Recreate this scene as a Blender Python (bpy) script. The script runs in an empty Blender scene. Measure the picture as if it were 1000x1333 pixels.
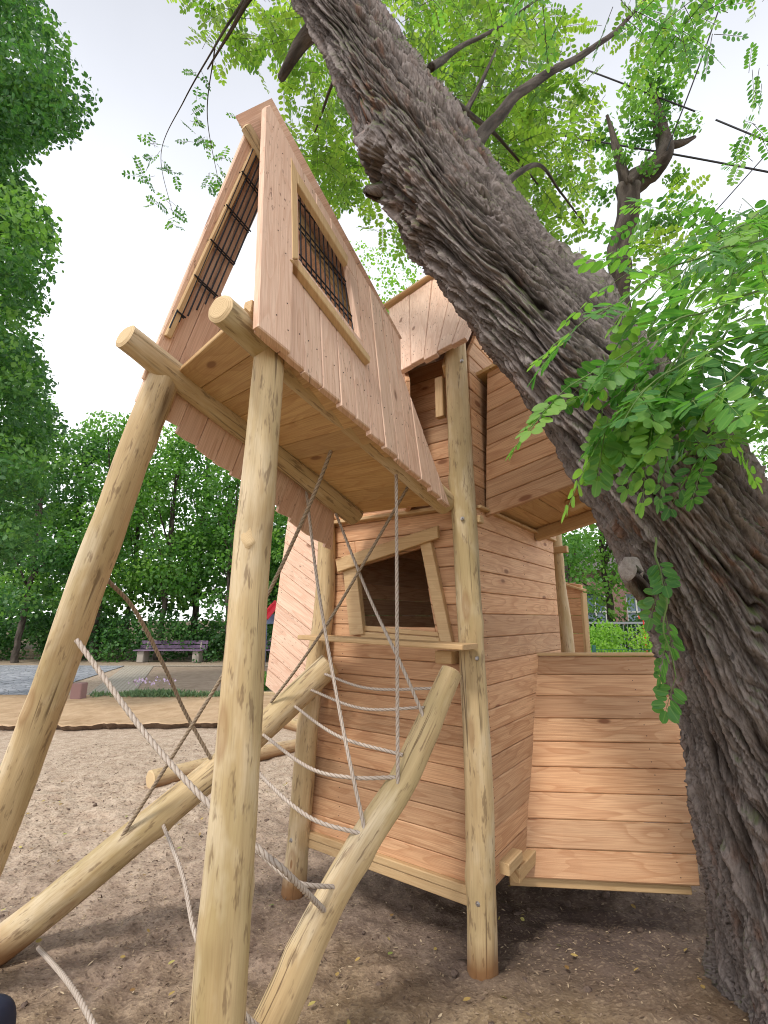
import bpy, math, random
import numpy as np
from mathutils import Matrix, Vector
random.seed(11)
rng = np.random.default_rng(11)
SC = bpy.context.scene
COL = SC.collection
# ------------------------------------------------------------------ camera, sky, sun, exposure
UP = np.array([0.0, 0.0, 1.0])
FPX, TH = 620.0, math.radians(12.7)
CAM = np.array([0.0, 0.0, 1.5])
cd = bpy.data.cameras.new('camera')
cd.sensor_fit = 'VERTICAL'; cd.sensor_height = 24.0; cd.lens = 24.0 * FPX / 1333.0
cd.clip_start = 0.05; cd.clip_end = 2000
co = bpy.data.objects.new('camera', cd); COL.objects.link(co)
co.location = CAM; co.rotation_euler = (math.pi / 2 + TH, 0, 0)
SC.camera = co
SUN_EL, SUN_AZ = math.radians(52), math.radians(215)     # azimuth: clockwise from +Y
w = bpy.data.worlds.new('World'); SC.world = w; w.use_nodes = True
nt = w.node_tree; nt.nodes.clear()
wo = nt.nodes.new('ShaderNodeOutputWorld'); bg = nt.nodes.new('ShaderNodeBackground')
sky = nt.nodes.new('ShaderNodeTexSky'); sky.sky_type = 'NISHITA'; sky.sun_disc = False
sky.sun_elevation = SUN_EL; sky.sun_rotation = SUN_AZ
sky.dust_density = 3
tc = nt.nodes.new('ShaderNodeTexCoord'); sx = nt.nodes.new('ShaderNodeSeparateXYZ')
nt.links.new(tc.outputs['Generated'], sx.inputs[0])
rp = nt.nodes.new('ShaderNodeValToRGB')
nt.links.new(sx.outputs['Z'], rp.inputs[0])
rp.color_ramp.elements[0].position = 0.0; rp.color_ramp.elements[0].color = (0.98, 1.0, 1.0, 1)
rp.color_ramp.elements[1].position = 1.0; rp.color_ramp.elements[1].color = (0.34, 0.35, 0.38, 1)
e = rp.color_ramp.elements.new(0.38); e.color = (0.86, 0.88, 0.90, 1)
e = rp.color_ramp.elements.new(0.62); e.color = (0.56, 0.575, 0.61, 1)
e = rp.color_ramp.elements.new(0.82); e.color = (0.38, 0.39, 0.42, 1)
cn = nt.nodes.new('ShaderNodeTexNoise'); cn.inputs['Scale'].default_value = 2.2; cn.inputs['Detail'].default_value = 4
nt.links.new(tc.outputs['Generated'], cn.inputs['Vector'])
cm = nt.nodes.new('ShaderNodeMapRange'); cm.inputs[1].default_value = 0.3; cm.inputs[2].default_value = 0.7
cm.inputs[3].default_value = 11.3; cm.inputs[4].default_value = 13.3
nt.links.new(cn.outputs[0], cm.inputs[0])
vm = nt.nodes.new('ShaderNodeVectorMath'); vm.operation = 'SCALE'
nt.links.new(rp.outputs[0], vm.inputs[0]); nt.links.new(cm.outputs[0], vm.inputs['Scale'])
mx = nt.nodes.new('ShaderNodeMixRGB'); mx.inputs[0].default_value = 0.88
nt.links.new(sky.outputs[0], mx.inputs[1]); nt.links.new(vm.outputs[0], mx.inputs[2])
nt.links.new(mx.outputs[0], bg.inputs[0]); bg.inputs[1].default_value = 0.1
nt.links.new(bg.outputs[0], wo.inputs[0])
sl = bpy.data.lights.new('sun', 'SUN'); sl.energy = 1.5; sl.angle = math.radians(10); sl.color = (1.0, 0.95, 0.87)
so = bpy.data.objects.new('sun', sl); COL.objects.link(so)
sd = Vector((math.sin(SUN_AZ) * math.cos(SUN_EL), math.cos(SUN_AZ) * math.cos(SUN_EL), math.sin(SUN_EL)))
so.rotation_euler = (-sd).to_track_quat('-Z', 'Y').to_euler(); so.location = sd * 30
SC.view_settings.view_transform = 'Standard'; SC.view_settings.look = 'None'
SC.view_settings.gamma = 1; SC.view_settings.exposure = 0.85
SC.render.engine = 'CYCLES'
SC.cycles.use_denoising = True; SC.cycles.filter_width = 1.05
SC.cycles.max_bounces = 7; SC.cycles.diffuse_bounces = 4; SC.cycles.transmission_bounces = 4
SC.cycles.transparent_max_bounces = 4; SC.cycles.glossy_bounces = 2
SC.cycles.use_adaptive_sampling = True; SC.cycles.adaptive_threshold = 0.02

# ------------------------------------------------------------------ geometry helpers
def A(*v): return np.array(v, dtype=float)
def nrm(v): v = np.asarray(v, float); return v / np.linalg.norm(v)
def ray(px, py):
    a, b = (px - 500) / FPX, (666.5 - py) / FPX
    return A(a, math.cos(TH) - b * math.sin(TH), math.sin(TH) + b * math.cos(TH))
def at(px, py, Y): d = ray(px, py); return CAM + d * (Y / d[1])
def att(px, py, t): return CAM + ray(px, py) * t
def gnd(px, py, z=0.0): d = ray(px, py); return CAM + d * ((z - CAM[2]) / d[2])
class Plane:
    """a plane with an in-plane frame: O origin, U along, V across, N outward"""
    def __init__(s, O, U, V, N=None):
        s.O = A(*O); s.U = nrm(U); V = A(*V); s.V = nrm(V - s.U * V.dot(s.U))
        n = nrm(np.cross(s.U, s.V))
        if N is not None and n.dot(A(*N)) < 0: n = -n
        s.N = n
    def hit(s, px, py): d = ray(px, py); return CAM + d * ((s.O - CAM).dot(s.N) / d.dot(s.N))
    def to(s, p): q = np.asarray(p) - s.O; return (q.dot(s.U), q.dot(s.V))
    def h2(s, px, py): return s.to(s.hit(px, py))
    def up(s, u, v, n=0.0): return s.O + s.U * u + s.V * v + s.N * n
    def off(s, d): return Plane(s.O + s.N * d, s.U, s.V, s.N)

class MB:
    def __init__(s): s.v = []; s.f = []; s.m = []; s.s = []; s.b = []; s.n = 0; s.marks = []
    def add(s, v, f, m=0, b=None, smooth=False):
        v = np.asarray(v, float).reshape(-1, 3)
        s.v.append(v); s.b.append(np.zeros_like(v) if b is None else np.asarray(b, float).reshape(-1, 3))
        for q in f:
            s.f.append([i + s.n for i in q]); s.m.append(m); s.s.append(smooth)
        s.n += len(v)
    def build_each(s, name, mats, parent):
        """every bar or log added so far becomes a part of its own"""
        ends = s.marks[1:] + [(len(s.v), len(s.f), s.n)]; o = None
        for (a, fa, na), (b, fb, nb) in zip(s.marks, ends):
            g = MB(); g.v = s.v[a:b]; g.b = s.b[a:b]; g.f = [[i-na for i in q] for q in s.f[fa:fb]]; g.m = s.m[fa:fb]; g.s = s.s[fa:fb]; g.n = nb-na
            o = g.build(name, mats, parent)
        return o
    def build(s, name, mats, parent=None, origin=None):
        v = np.concatenate(s.v); b = np.concatenate(s.b)
        org = A(0, 0, 0)
        if parent is None and origin is not None: org = A(*origin)
        me = bpy.data.meshes.new(name)
        me.from_pydata((v - org).tolist(), [], s.f)
        for m in (mats if isinstance(mats, (list, tuple)) else [mats]): me.materials.append(m)
        me.polygons.foreach_set('material_index', s.m)
        me.polygons.foreach_set('use_smooth', s.s)
        at_ = me.attributes.new('bc', 'FLOAT_VECTOR', 'POINT'); at_.data.foreach_set('vector', b.ravel())
        me.update()
        return link(name, me, parent, org)
def link(name, me, parent=None, org=(0, 0, 0)):
    o = bpy.data.objects.new(name, me); COL.objects.link(o); o.location = org
    if parent is not None:
        o.parent = parent
        M = Matrix.Identity(4); q = parent
        while q is not None: M = Matrix.Translation(Vector(q.location)) @ q.matrix_parent_inverse @ M; q = q.parent
        T = M.to_translation()
        o.matrix_parent_inverse = Matrix.Translation(-T)
    return o
def tag(o, label=None, cat=None, group=None, kind=None):
    if label: o['label'] = label
    if cat: o['category'] = cat
    if group: o['group'] = group
    if kind: o['kind'] = kind
    return o
def empty(name, loc, label, cat, group=None):
    o = bpy.data.objects.new(name, None); COL.objects.link(o); o.location = loc; o.empty_display_size = 0.2
    return tag(o, label, cat, group)
def lab(o, l): o['label'] = l; return o

def clip(poly, n, c):
    """keep the side n.x <= c of a convex 2-D polygon"""
    out = []
    for i in range(len(poly)):
        p, q = poly[i], poly[(i + 1) % len(poly)]
        dp, dq = n[0]*p[0] + n[1]*p[1] - c, n[0]*q[0] + n[1]*q[1] - c
        if dp <= 0: out.append(p)
        if (dp < 0 < dq) or (dq < 0 < dp):
            t = dp / (dp - dq); out.append((p[0] + (q[0]-p[0])*t, p[1] + (q[1]-p[1])*t))
    return out
def area(P): return 0.5 * sum(P[i][0]*P[(i+1) % len(P)][1] - P[(i+1) % len(P)][0]*P[i][1] for i in range(len(P)))
def clean(P, eps=1e-4):
    out = []
    for p in P:
        if not out or math.hypot(p[0]-out[-1][0], p[1]-out[-1][1]) > eps: out.append(p)
    while len(out) > 1 and math.hypot(out[0][0]-out[-1][0], out[0][1]-out[-1][1]) <= eps: out.pop()
    return out
def inset(P, d):
    """inward offset of a ccw convex polygon"""
    n = len(P); L = []
    for i in range(n):
        p, q = P[i], P[(i+1) % n]; dx, dy = q[0]-p[0], q[1]-p[1]; l = math.hypot(dx, dy)
        nx, ny = -dy/l, dx/l; L.append((nx, ny, nx*p[0] + ny*p[1] + d))
    out = []
    for i in range(n):
        a, b = L[i-1], L[i]; D = a[0]*b[1] - a[1]*b[0]
        if abs(D) < 0.05: out.append((P[i][0] + b[0]*d, P[i][1] + b[1]*d)); continue
        out.append(((a[2]*b[1] - b[2]*a[1])/D, (a[0]*b[2] - b[0]*a[2])/D))
    return out
def plank(mb, pl, P, th=0.025, ch=0.003, lift=0.0, m=0, bo=None):
    """one board with chamfered front edges; P is its outline in pl's frame"""
    P = clean(P)
    if len(P) < 3: return
    if area(P) < 0: P = P[::-1]
    if area(P) < 2e-4: return
    Q = inset(P, ch)
    if area(Q) < 1e-5: return
    r = random.random() if bo is None else bo
    n = len(P); V = []; B = []
    for (pp, dz) in ((P, -th), (P, -ch), (Q, 0.0)):
        for (u, v) in pp:
            V.append(pl.up(u, v, dz + lift)); B.append((u + r*40, v + r*23 + (dz if dz > -th else -th), r))
    Fc = [list(range(n))[::-1], [2*n + i for i in range(n)]]
    for i in range(n):
        j = (i+1) % n
        Fc.append([i, j, n+j, n+i]); Fc.append([n+i, n+j, 2*n+j, 2*n+i])
    if np.dot(np.cross(pl.U, pl.V), pl.N) < 0: Fc = [q[::-1] for q in Fc]
    mb.add(V, Fc, m, B)
def disc(mb, c, N, r, m=1, h=0.0015, k=7):
    N = nrm(N); a = nrm(np.cross(N, A(0.3, 0.2, 1))); b = np.cross(N, a)
    V = [c + (a*math.cos(i*2*math.pi/k) + b*math.sin(i*2*math.pi/k))*r*(1.0 if j == 0 else .75) + N*(h*j - 0.0005*(1-j)) for j in (0, 1) for i in range(k)]
    F_ = [[k+i for i in range(k)]] + [[i, (i+1) % k, k+(i+1) % k, k+i] for i in range(k)]
    mb.add(V, F_, m, None)
def inside(P, x, y, e=0.012):
    if area(P) < 0: P = P[::-1]
    for i in range(len(P)):
        p, q = P[i], P[(i+1) % len(P)]; l = math.hypot(q[0]-p[0], q[1]-p[1])
        if l < 1e-6: continue
        if ((q[0]-p[0])*(y-p[1]) - (q[1]-p[1])*(x-p[0]))/l < e: return False
    return True
def boards(mb, pl, poly, w=0.1, th=0.024, hole=None, studs=(), gap=0.0024, ch=0.0042, stag=0.0, nail=0.0028, jit=0.08, seed=1, wob=0.0015):
    """a convex panel of boards running along pl.U; hole = convex opening; stag staggers the low-u ends"""
    R = random.Random(seed)
    vs = [p[1] for p in poly]; v0, v1 = min(vs), max(vs); v = v0
    while v < v1 - 0.004:
        ww = w * (1 + R.uniform(-jit, jit))
        if v + ww > v1 - 0.02: ww = v1 - v
        P = clip(clip(poly, (0, -1), -(v + gap/2)), (0, 1), v + ww - gap/2)
        lift = R.uniform(-wob, wob); bo = R.random()
        if len(P) >= 3 and stag:
            um = min(p[0] for p in P); s = R.uniform(0, stag)
            P = clip(P, (-1, 0), -(um + s))
        pieces = [P] if len(P) >= 3 else []
        if hole is not None and pieces:
            H = hole if area(hole) > 0 else hole[::-1]
            edges = []
            for i in range(len(H)):
                p, q = H[i], H[(i+1) % len(H)]; dx, dy = q[0]-p[0], q[1]-p[1]; l = math.hypot(dx, dy)
                edges.append((dy/l, -dx/l, (dy*p[0] - dx*p[1])/l))
            edges.sort(key=lambda e: -abs(e[0]))
            I = P
            for e_ in edges: I = clip(I, e_[:2], e_[2]) if len(I) >= 3 else []
            if len(I) >= 3 and abs(area(clean(I))) > 1e-4:
                rest = P; pieces = []
                for e_ in edges:
                    o_ = clip(rest, (-e_[0], -e_[1]), -e_[2])
                    if len(o_) >= 3: pieces.append(o_)
                    rest = clip(rest, e_[:2], e_[2])
                    if len(rest) < 3: break
        for q in pieces:
            plank(mb, pl, q, th, ch, lift, 0, bo)
            for s in studs:
                for fv in (0.25, 0.75):
                    x, y = s + R.uniform(-.006, .006), v + ww*fv + R.uniform(-.005, .005)
                    if inside(q, x, y): disc(mb, pl.up(x, y, lift), pl.N, nail)
        v += ww
def ruled(mb, A0, A1, B1, B0, n, th=0.022, N=None, ov=0.0, seed=3, ch=0.003, stag=0.0, nails=()):
    """boards running from edge A (low) to edge B (high), fanned across"""
    R = random.Random(seed); A0, A1, B0, B1 = map(lambda p: A(*p), (A0, A1, B0, B1))
    cuts = [0]
    for i in range(n): cuts.append(cuts[-1] + 1 + R.uniform(-.15, .15))
    cuts = [c/cuts[-1] for c in cuts]
    for i in range(n):
        a, b, c, d = A0+(A1-A0)*cuts[i], A0+(A1-A0)*cuts[i+1], B0+(B1-B0)*cuts[i+1], B0+(B1-B0)*cuts[i]
        if stag:
            s = R.uniform(0, stag); a = a + (d-a)*s; b = b + (c-b)*s
        pl = Plane(a, (d-a)+(c-b), b-a, N)
        P = [pl.to(a), pl.to(b), pl.to(c), pl.to(d)]
        if area(P) < 0: P = P[::-1]
        P = inset(P, 0.0008); lf = R.uniform(-.002, .002); bo = R.random()
        plank(mb, pl, P, th, ch, lf, 0, bo)
        for t in nails:
            for s in (.22, .78):
                q = (a*(1-s)+b*s)*(1-t) + (d*(1-s)+c*s)*t
                disc(mb, q + pl.N*lf, pl.N, 0.0028)
def bar(mb, p, q, w, h, up=(0, 0, 1), ch=0.004, m=0):
    """a squared timber from p to q, w wide, h high"""
    mb.marks.append((len(mb.v), len(mb.f), mb.n))
    p, q = A(*p), A(*q); d = nrm(q-p); s = nrm(np.cross(d, A(*up))); u = np.cross(s, d)
    r = random.random(); c = [(-w/2+ch, -h/2), (w/2-ch, -h/2), (w/2, -h/2+ch), (w/2, h/2-ch), (w/2-ch, h/2), (-w/2+ch, h/2), (-w/2, h/2-ch), (-w/2, -h/2+ch)]
    V = []; B = []; L = np.linalg.norm(q-p)
    for k, (e_, sc_) in enumerate(((p, .92), (p + d*ch, 1), (q - d*ch, 1), (q, .92))):
        for (x, y) in c:
            V.append(e_ + s*x*sc_ + u*y*sc_); B.append((r*40 + (0, ch, L-ch, L)[k], x + y*1.0 + r*23, r))
    F_ = [[i for i in range(8)][::-1], [24+i for i in range(8)]]
    for k in range(3):
        for i in range(8): j = (i+1) % 8; F_.append([k*8+i, k*8+j, k*8+8+j, k*8+8+i])
    mb.add(V, F_, m, B)

# ------------------------------------------------------------------ noise
_perm = np.random.default_rng(5).permutation(256).astype(np.int64); _perm = np.concatenate([_perm, _perm, _perm])
_g = np.random.default_rng(6).normal(size=(256, 3)); _g /= np.linalg.norm(_g, axis=1)[:, None]
def pn(x, y, z):
    x, y, z = np.broadcast_arrays(np.asarray(x, float), np.asarray(y, float), np.asarray(z, float))
    xi, yi, zi = np.floor(x).astype(np.int64), np.floor(y).astype(np.int64), np.floor(z).astype(np.int64)
    xf, yf, zf = x-xi, y-yi, z-zi
    f = lambda t: t*t*t*(t*(t*6-15)+10)
    u, v, w_ = f(xf), f(yf), f(zf); r = 0
    for a in (0, 1):
        for b in (0, 1):
            for c in (0, 1):
                h = _perm[_perm[_perm[(xi+a) & 255] + ((yi+b) & 255)] + ((zi+c) & 255)]
                gg = _g[h]
                dd = gg[..., 0]*(xf-a) + gg[..., 1]*(yf-b) + gg[..., 2]*(zf-c)
                r = r + dd*(u if a else 1-u)*(v if b else 1-v)*(w_ if c else 1-w_)
    return r*1.6
def fbm(x, y, z, o=3):
    r = 0; a = 1
    for i in range(o): r = r + pn(x*2**i, y*2**i, z*2**i + i*7.3)*a; a *= .5
    return r

def spline(P, n):
    """Catmull-Rom through rows of P (xyz + any other columns), n samples evenly by length"""
    P = np.asarray(P, float); m = len(P)
    if m == 2:
        t = np.linspace(0, 1, n)[:, None]; return P[0]*(1-t) + P[1]*t
    E = np.vstack([2*P[0]-P[1], P, 2*P[-1]-P[-2]]); out = []
    for i in range(m-1):
        p0, p1, p2, p3 = E[i:i+4]
        for t in np.linspace(0, 1, 40, endpoint=False):
            out.append(.5*((2*p1) + (-p0+p2)*t + (2*p0-5*p1+4*p2-p3)*t*t + (-p0+3*p1-3*p2+p3)*t**3))
    out.append(P[-1]); out = np.array(out)
    s = np.concatenate([[0], np.cumsum(np.linalg.norm(np.diff(out[:, :3], axis=0), axis=1))])
    q = np.linspace(0, s[-1], n)
    return np.stack([np.interp(q, s, out[:, k]) for k in range(out.shape[1])], 1)
def frames(C):
    T = np.gradient(C, axis=0); T /= np.linalg.norm(T, axis=1)[:, None]
    n = nrm(np.cross(T[0], A(.31, .95, .1) if abs(T[0][2]) > .5 else A(0, 0, 1))); N = [n]
    for i in range(1, len(C)):
        n = N[-1] - T[i]*N[-1].dot(T[i]); N.append(n/np.linalg.norm(n))
    N = np.array(N); return T, N, np.cross(T, N)
def gridfaces(nr, ns, base=0):
    i = np.arange(nr-1)[:, None]*ns; j = np.arange(ns)[None]; k = (j+1) % ns
    return (np.stack([i+j, i+k, i+ns+k, i+ns+j], -1).reshape(-1, 4) + base).tolist()
def log(mb, P, seg=40, step=0.03, wob=0.06, seed=0, caps=(1, 1), knots=5, cham=0.012):
    """a barked, slightly crooked round log; P rows x y z radius"""
    mb.marks.append((len(mb.v), len(mb.f), mb.n))
    P = np.asarray(P, float); L = np.sum(np.linalg.norm(np.diff(P[:, :3], axis=0), axis=1))
    n = max(6, int(L/step)); S = spline(P, n); C, R = S[:, :3].copy(), S[:, 3]
    s = np.linspace(0, L, n); so_ = seed*13.7
    T, N, Bn = frames(C)
    bend = min(1.0, L)*0.010
    fade = np.sin(np.pi*np.clip(s/L, 0, 1))[:, None]
    C += N*(pn(s*1.3+so_, 1.5, 2.5)[:, None])*bend*fade*1.5 + Bn*(pn(s*1.1+so_, 7.5, 2.5)[:, None])*bend*fade*1.5
    ph = np.arange(seg)*2*math.pi/seg
    S2, PH = np.meshgrid(s, ph, indexing='ij')
    rr = R[:, None]*(1 + wob*1.15*fbm(np.cos(PH)*.9+so_, np.sin(PH)*.9, S2*2.2, 2) + .035*pn(np.cos(PH)*2.6+so_, np.sin(PH)*2.6, S2*2) + .012*pn(np.cos(PH)*8+so_, np.sin(PH)*8, S2*5))
    K = random.Random(seed)
    for k in range(knots):
        ks, kp = K.uniform(.05, .95)*L, K.uniform(0, 2*math.pi); sz = K.uniform(.03, .05)
        d2 = ((S2-ks)/sz)**2 + (((PH-kp+math.pi) % (2*math.pi)-math.pi)*R[:, None]/sz/.8)**2
        rr += R[:, None]*K.uniform(.08, .16)*np.exp(-d2)
    V = C[:, None] + (N[:, None]*np.cos(PH)[..., None] + Bn[:, None]*np.sin(PH)[..., None])*rr[..., None]
    B = np.stack([S2+so_*3, PH*R[:, None].mean(), np.full_like(S2, (seed*.37) % 1)], -1)
    mb.add(V.reshape(-1, 3), gridfaces(n, seg), 0, B.reshape(-1, 3), True)
    for e_, c in ((0, caps[0]), (n-1, caps[1])):
        if not c: continue
        sg = -1 if e_ == 0 else 1; r0 = V[e_]; cc = C[e_]
        r1 = cc + (r0-cc)*(1-cham/R[e_]) + T[e_]*sg*cham*.6; ctr = cc + T[e_]*sg*cham*.6
        Q = np.concatenate([r0, r1, [ctr]]); Fc = []
        for i in range(seg):
            j = (i+1) % seg
            q = [i, j, seg+j, seg+i]; t_ = [seg+i, seg+j, 2*seg]
            Fc += [q, t_] if sg > 0 else [q[::-1], t_[::-1]]
        Bq = np.concatenate([np.full(seg, 1.0), np.full(seg, 1-cham/R[e_]), [0]])
        mb.add(Q, Fc, 1, np.stack([Bq*R[e_], np.concatenate([ph, ph, [0]]), np.full(2*seg+1, seed*.37 % 1)], 1), False)
def rope(mb, pts, r=0.0085, sag=0.0, seg=15, pitch=0.075, step=0.004, seed=0):
    P = [A(*p) for p in pts]
    if len(P) == 2:
        P = [P[0]*(1-t) + P[1]*t - A(0, 0, sag*4*t*(1-t)) for t in (0, .2, .4, .6, .8, 1)]
    L = sum(np.linalg.norm(P[i+1]-P[i]) for i in range(len(P)-1)); n = int(L/step)+8
    C = spline(np.array(P), n); s = np.linspace(0, L, n); T, N, Bn = frames(C)
    ph = np.arange(seg)*2*math.pi/seg; S2, PH = np.meshgrid(s, ph, indexing='ij')
    lob = np.abs(np.cos(1.5*(PH - S2*2*math.pi/pitch)))
    rr = r*(.74 + .34*lob**.7)
    V = C[:, None] + (N[:, None]*np.cos(PH)[..., None] + Bn[:, None]*np.sin(PH)[..., None])*rr[..., None]
    B = np.stack([S2+seed*3.1, PH/6.283, lob], -1)
    mb.add(V.reshape(-1, 3), gridfaces(n, seg), 0, B.reshape(-1, 3), True)

# ------------------------------------------------------------------ materials
class NT:
    def __init__(s, name):
        s.mat = bpy.data.materials.new(name); s.mat.use_nodes = True; s.t = s.mat.node_tree; s.t.nodes.clear()
        s.out = s.t.nodes.new('ShaderNodeOutputMaterial'); s.b = s.t.nodes.new('ShaderNodeBsdfPrincipled')
        s.t.links.new(s.b.outputs[0], s.out.inputs[0])
    def n(s, kind, **kw):
        x = s.t.nodes.new('ShaderNode'+kind)
        for k, v in kw.items():
            if k.startswith('i_'):
                key = k[2:]; x.inputs[int(key) if key.isdigit() else key].default_value = v
            else: setattr(x, k, v)
        return x
    def l(s, a, b): s.t.links.new(a, b)
    def math(s, op, a, b=None, c=None):
        x = s.n('Math', operation=op)
        for i, v in enumerate((a, b, c)):
            if v is None: continue
            if isinstance(v, (int, float)): x.inputs[i].default_value = v
            else: s.l(v, x.inputs[i])
        return x.outputs[0]
    def noise(s, vec, sc, det=3, rough=.55, dist=0):
        x = s.n('TexNoise'); x.inputs['Scale'].default_value = sc; x.inputs['Detail'].default_value = det
        x.inputs['Roughness'].default_value = rough; x.inputs['Distortion'].default_value = dist
        if vec is not None: s.l(vec, x.inputs['Vector'])
        return x.outputs[0]
    def vec(s, v, sc):
        x = s.n('VectorMath', operation='MULTIPLY'); s.l(v, x.inputs[0]); x.inputs[1].default_value = sc; return x.outputs[0]
    def ramp(s, f, stops):
        x = s.n('ValToRGB'); s.l(f, x.inputs[0]); cr = x.color_ramp
        while len(cr.elements) < len(stops): cr.elements.new(.5)
        for e_, (p, c) in zip(cr.elements, stops):
            e_.position = p; e_.color = (c, c, c, 1) if isinstance(c, (int, float)) else (*c, 1)
        return x.outputs[0]
    def mix(s, f, a, b, mode='MIX'):
        x = s.n('MixRGB', blend_type=mode)
        for i, v in enumerate((f, a, b)):
            if isinstance(v, (int, float)): x.inputs[i].default_value = v if i == 0 else (v, v, v, 1)
            elif isinstance(v, tuple): x.inputs[i].default_value = (*v, 1)
            else: s.l(v, x.inputs[i])
        return x.outputs[0]
    def bump(s, h, st, dist=0.01, prev=None):
        x = s.n('Bump'); x.inputs['Strength'].default_value = st; x.inputs['Distance'].default_value = dist
        s.l(h, x.inputs['Height'])
        if prev is not None: s.l(prev, x.inputs['Normal'])
        return x.outputs[0]
    def done(s, col=None, rough=.7, normal=None, spec=.3):
        if col is not None:
            if isinstance(col, tuple): s.b.inputs['Base Color'].default_value = (*col, 1)
            else: s.l(col, s.b.inputs['Base Color'])
        if isinstance(rough, (int, float)): s.b.inputs['Roughness'].default_value = rough
        else: s.l(rough, s.b.inputs['Roughness'])
        s.b.inputs['Specular IOR Level'].default_value = spec
        if normal is not None: s.l(normal, s.b.inputs['Normal'])
        return s.mat
def board_mat(name, light, mid, dark, tint=(1, .93, .88), knot=(.16, .07, .035), vary=.35, specks=0.0, grey=0.0):
    m = NT(name); a = m.n('Attribute', attribute_name='bc'); bc = a.outputs['Vector']
    sp = m.n('SeparateXYZ'); m.l(bc, sp.inputs[0]); r = sp.outputs[2]
    # knots bend the grain round themselves
    kv = m.n('TexVoronoi', i_Scale=1.0); m.l(m.vec(bc, (3.1, 8.5, 0)), kv.inputs['Vector'])
    kd = kv.outputs['Distance']; ksel = m.n('SeparateColor'); m.l(kv.outputs['Color'], ksel.inputs[0])
    on = m.math('GREATER_THAN', ksel.outputs[0], .50)
    knot_m = m.math('MULTIPLY', m.ramp(kd, [(.0, 1.0), (.085, 1.0), (.14, 0.0)]), on)
    halo = m.math('MULTIPLY', m.ramp(kd, [(.0, 1.0), (.5, 0.0)]), on)
    low = m.noise(m.vec(bc, (1.0, 8, 1)), 1.0, 2, .5)
    ring = m.math('ADD', m.math('MULTIPLY', low, 9.0), m.math('MULTIPLY', halo, 1.6))
    rings = m.math('FRACT', ring)
    late = m.ramp(rings, [(0, .15), (.55, .35), (.86, 1.0), (.93, 1.0), (1, .15)])
    fib = m.noise(m.vec(bc, (5, 260, 1)), 1.0, 2, .6)
    blot = m.noise(m.vec(bc, (2.2, 5, 3)), 1.0, 3, .6)
    c = m.mix(m.math('MULTIPLY', late, .75), light, mid)
    c = m.mix(m.ramp(fib, [(.38, 0.0), (.68, .6)]), c, dark)
    c = m.mix(m.ramp(blot, [(.45, 0.0), (.72, .45)]), c, mid)
    # each board its own tone
    wn = m.n('TexWhiteNoise', noise_dimensions='1D'); m.l(r, wn.inputs['W']); rs = m.n('SeparateColor'); m.l(wn.outputs['Color'], rs.inputs[0])
    val = m.math('ADD', m.math('MULTIPLY', rs.outputs[0], vary), 1 - vary*.62)
    c = m.mix(1.0, c, m.ramp(val, [(0, 0.0), (1, 1.0)]), 'MULTIPLY')
    c = m.mix(m.math('MULTIPLY', rs.outputs[1], .55), c, m.mix(1.0, c, tint, 'MULTIPLY'))
    c = m.mix(m.math('MULTIPLY', rs.outputs[2], .35+grey), c, m.mix(1.0, m.mix(.35, c, (.42, .36, .27)), (1.0, 1.0, 1.0), 'MULTIPLY'))
    c = m.mix(m.math('MULTIPLY', knot_m, .85), c, knot)
    c = m.mix(m.math('MULTIPLY', halo, .22), c, dark)
    if specks:
        s1 = m.noise(m.vec(bc, (22, 75, 9)), 1.0, 2, .7)
        s2 = m.noise(m.vec(bc, (2.0, 3, 1)), 1.0, 2, .5)
        c = m.mix(m.math('MULTIPLY', m.ramp(s1, [(.62, 0.0), (.70, specks)]), m.ramp(s2, [(.42, 0.0), (.6, 1.0)])), c, (.16, .09, .06))
    b1 = m.bump(fib, .25, .002); b2 = m.bump(late, .12, .002, b1)
    return m.done(c, .62, b2, .28)
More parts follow.
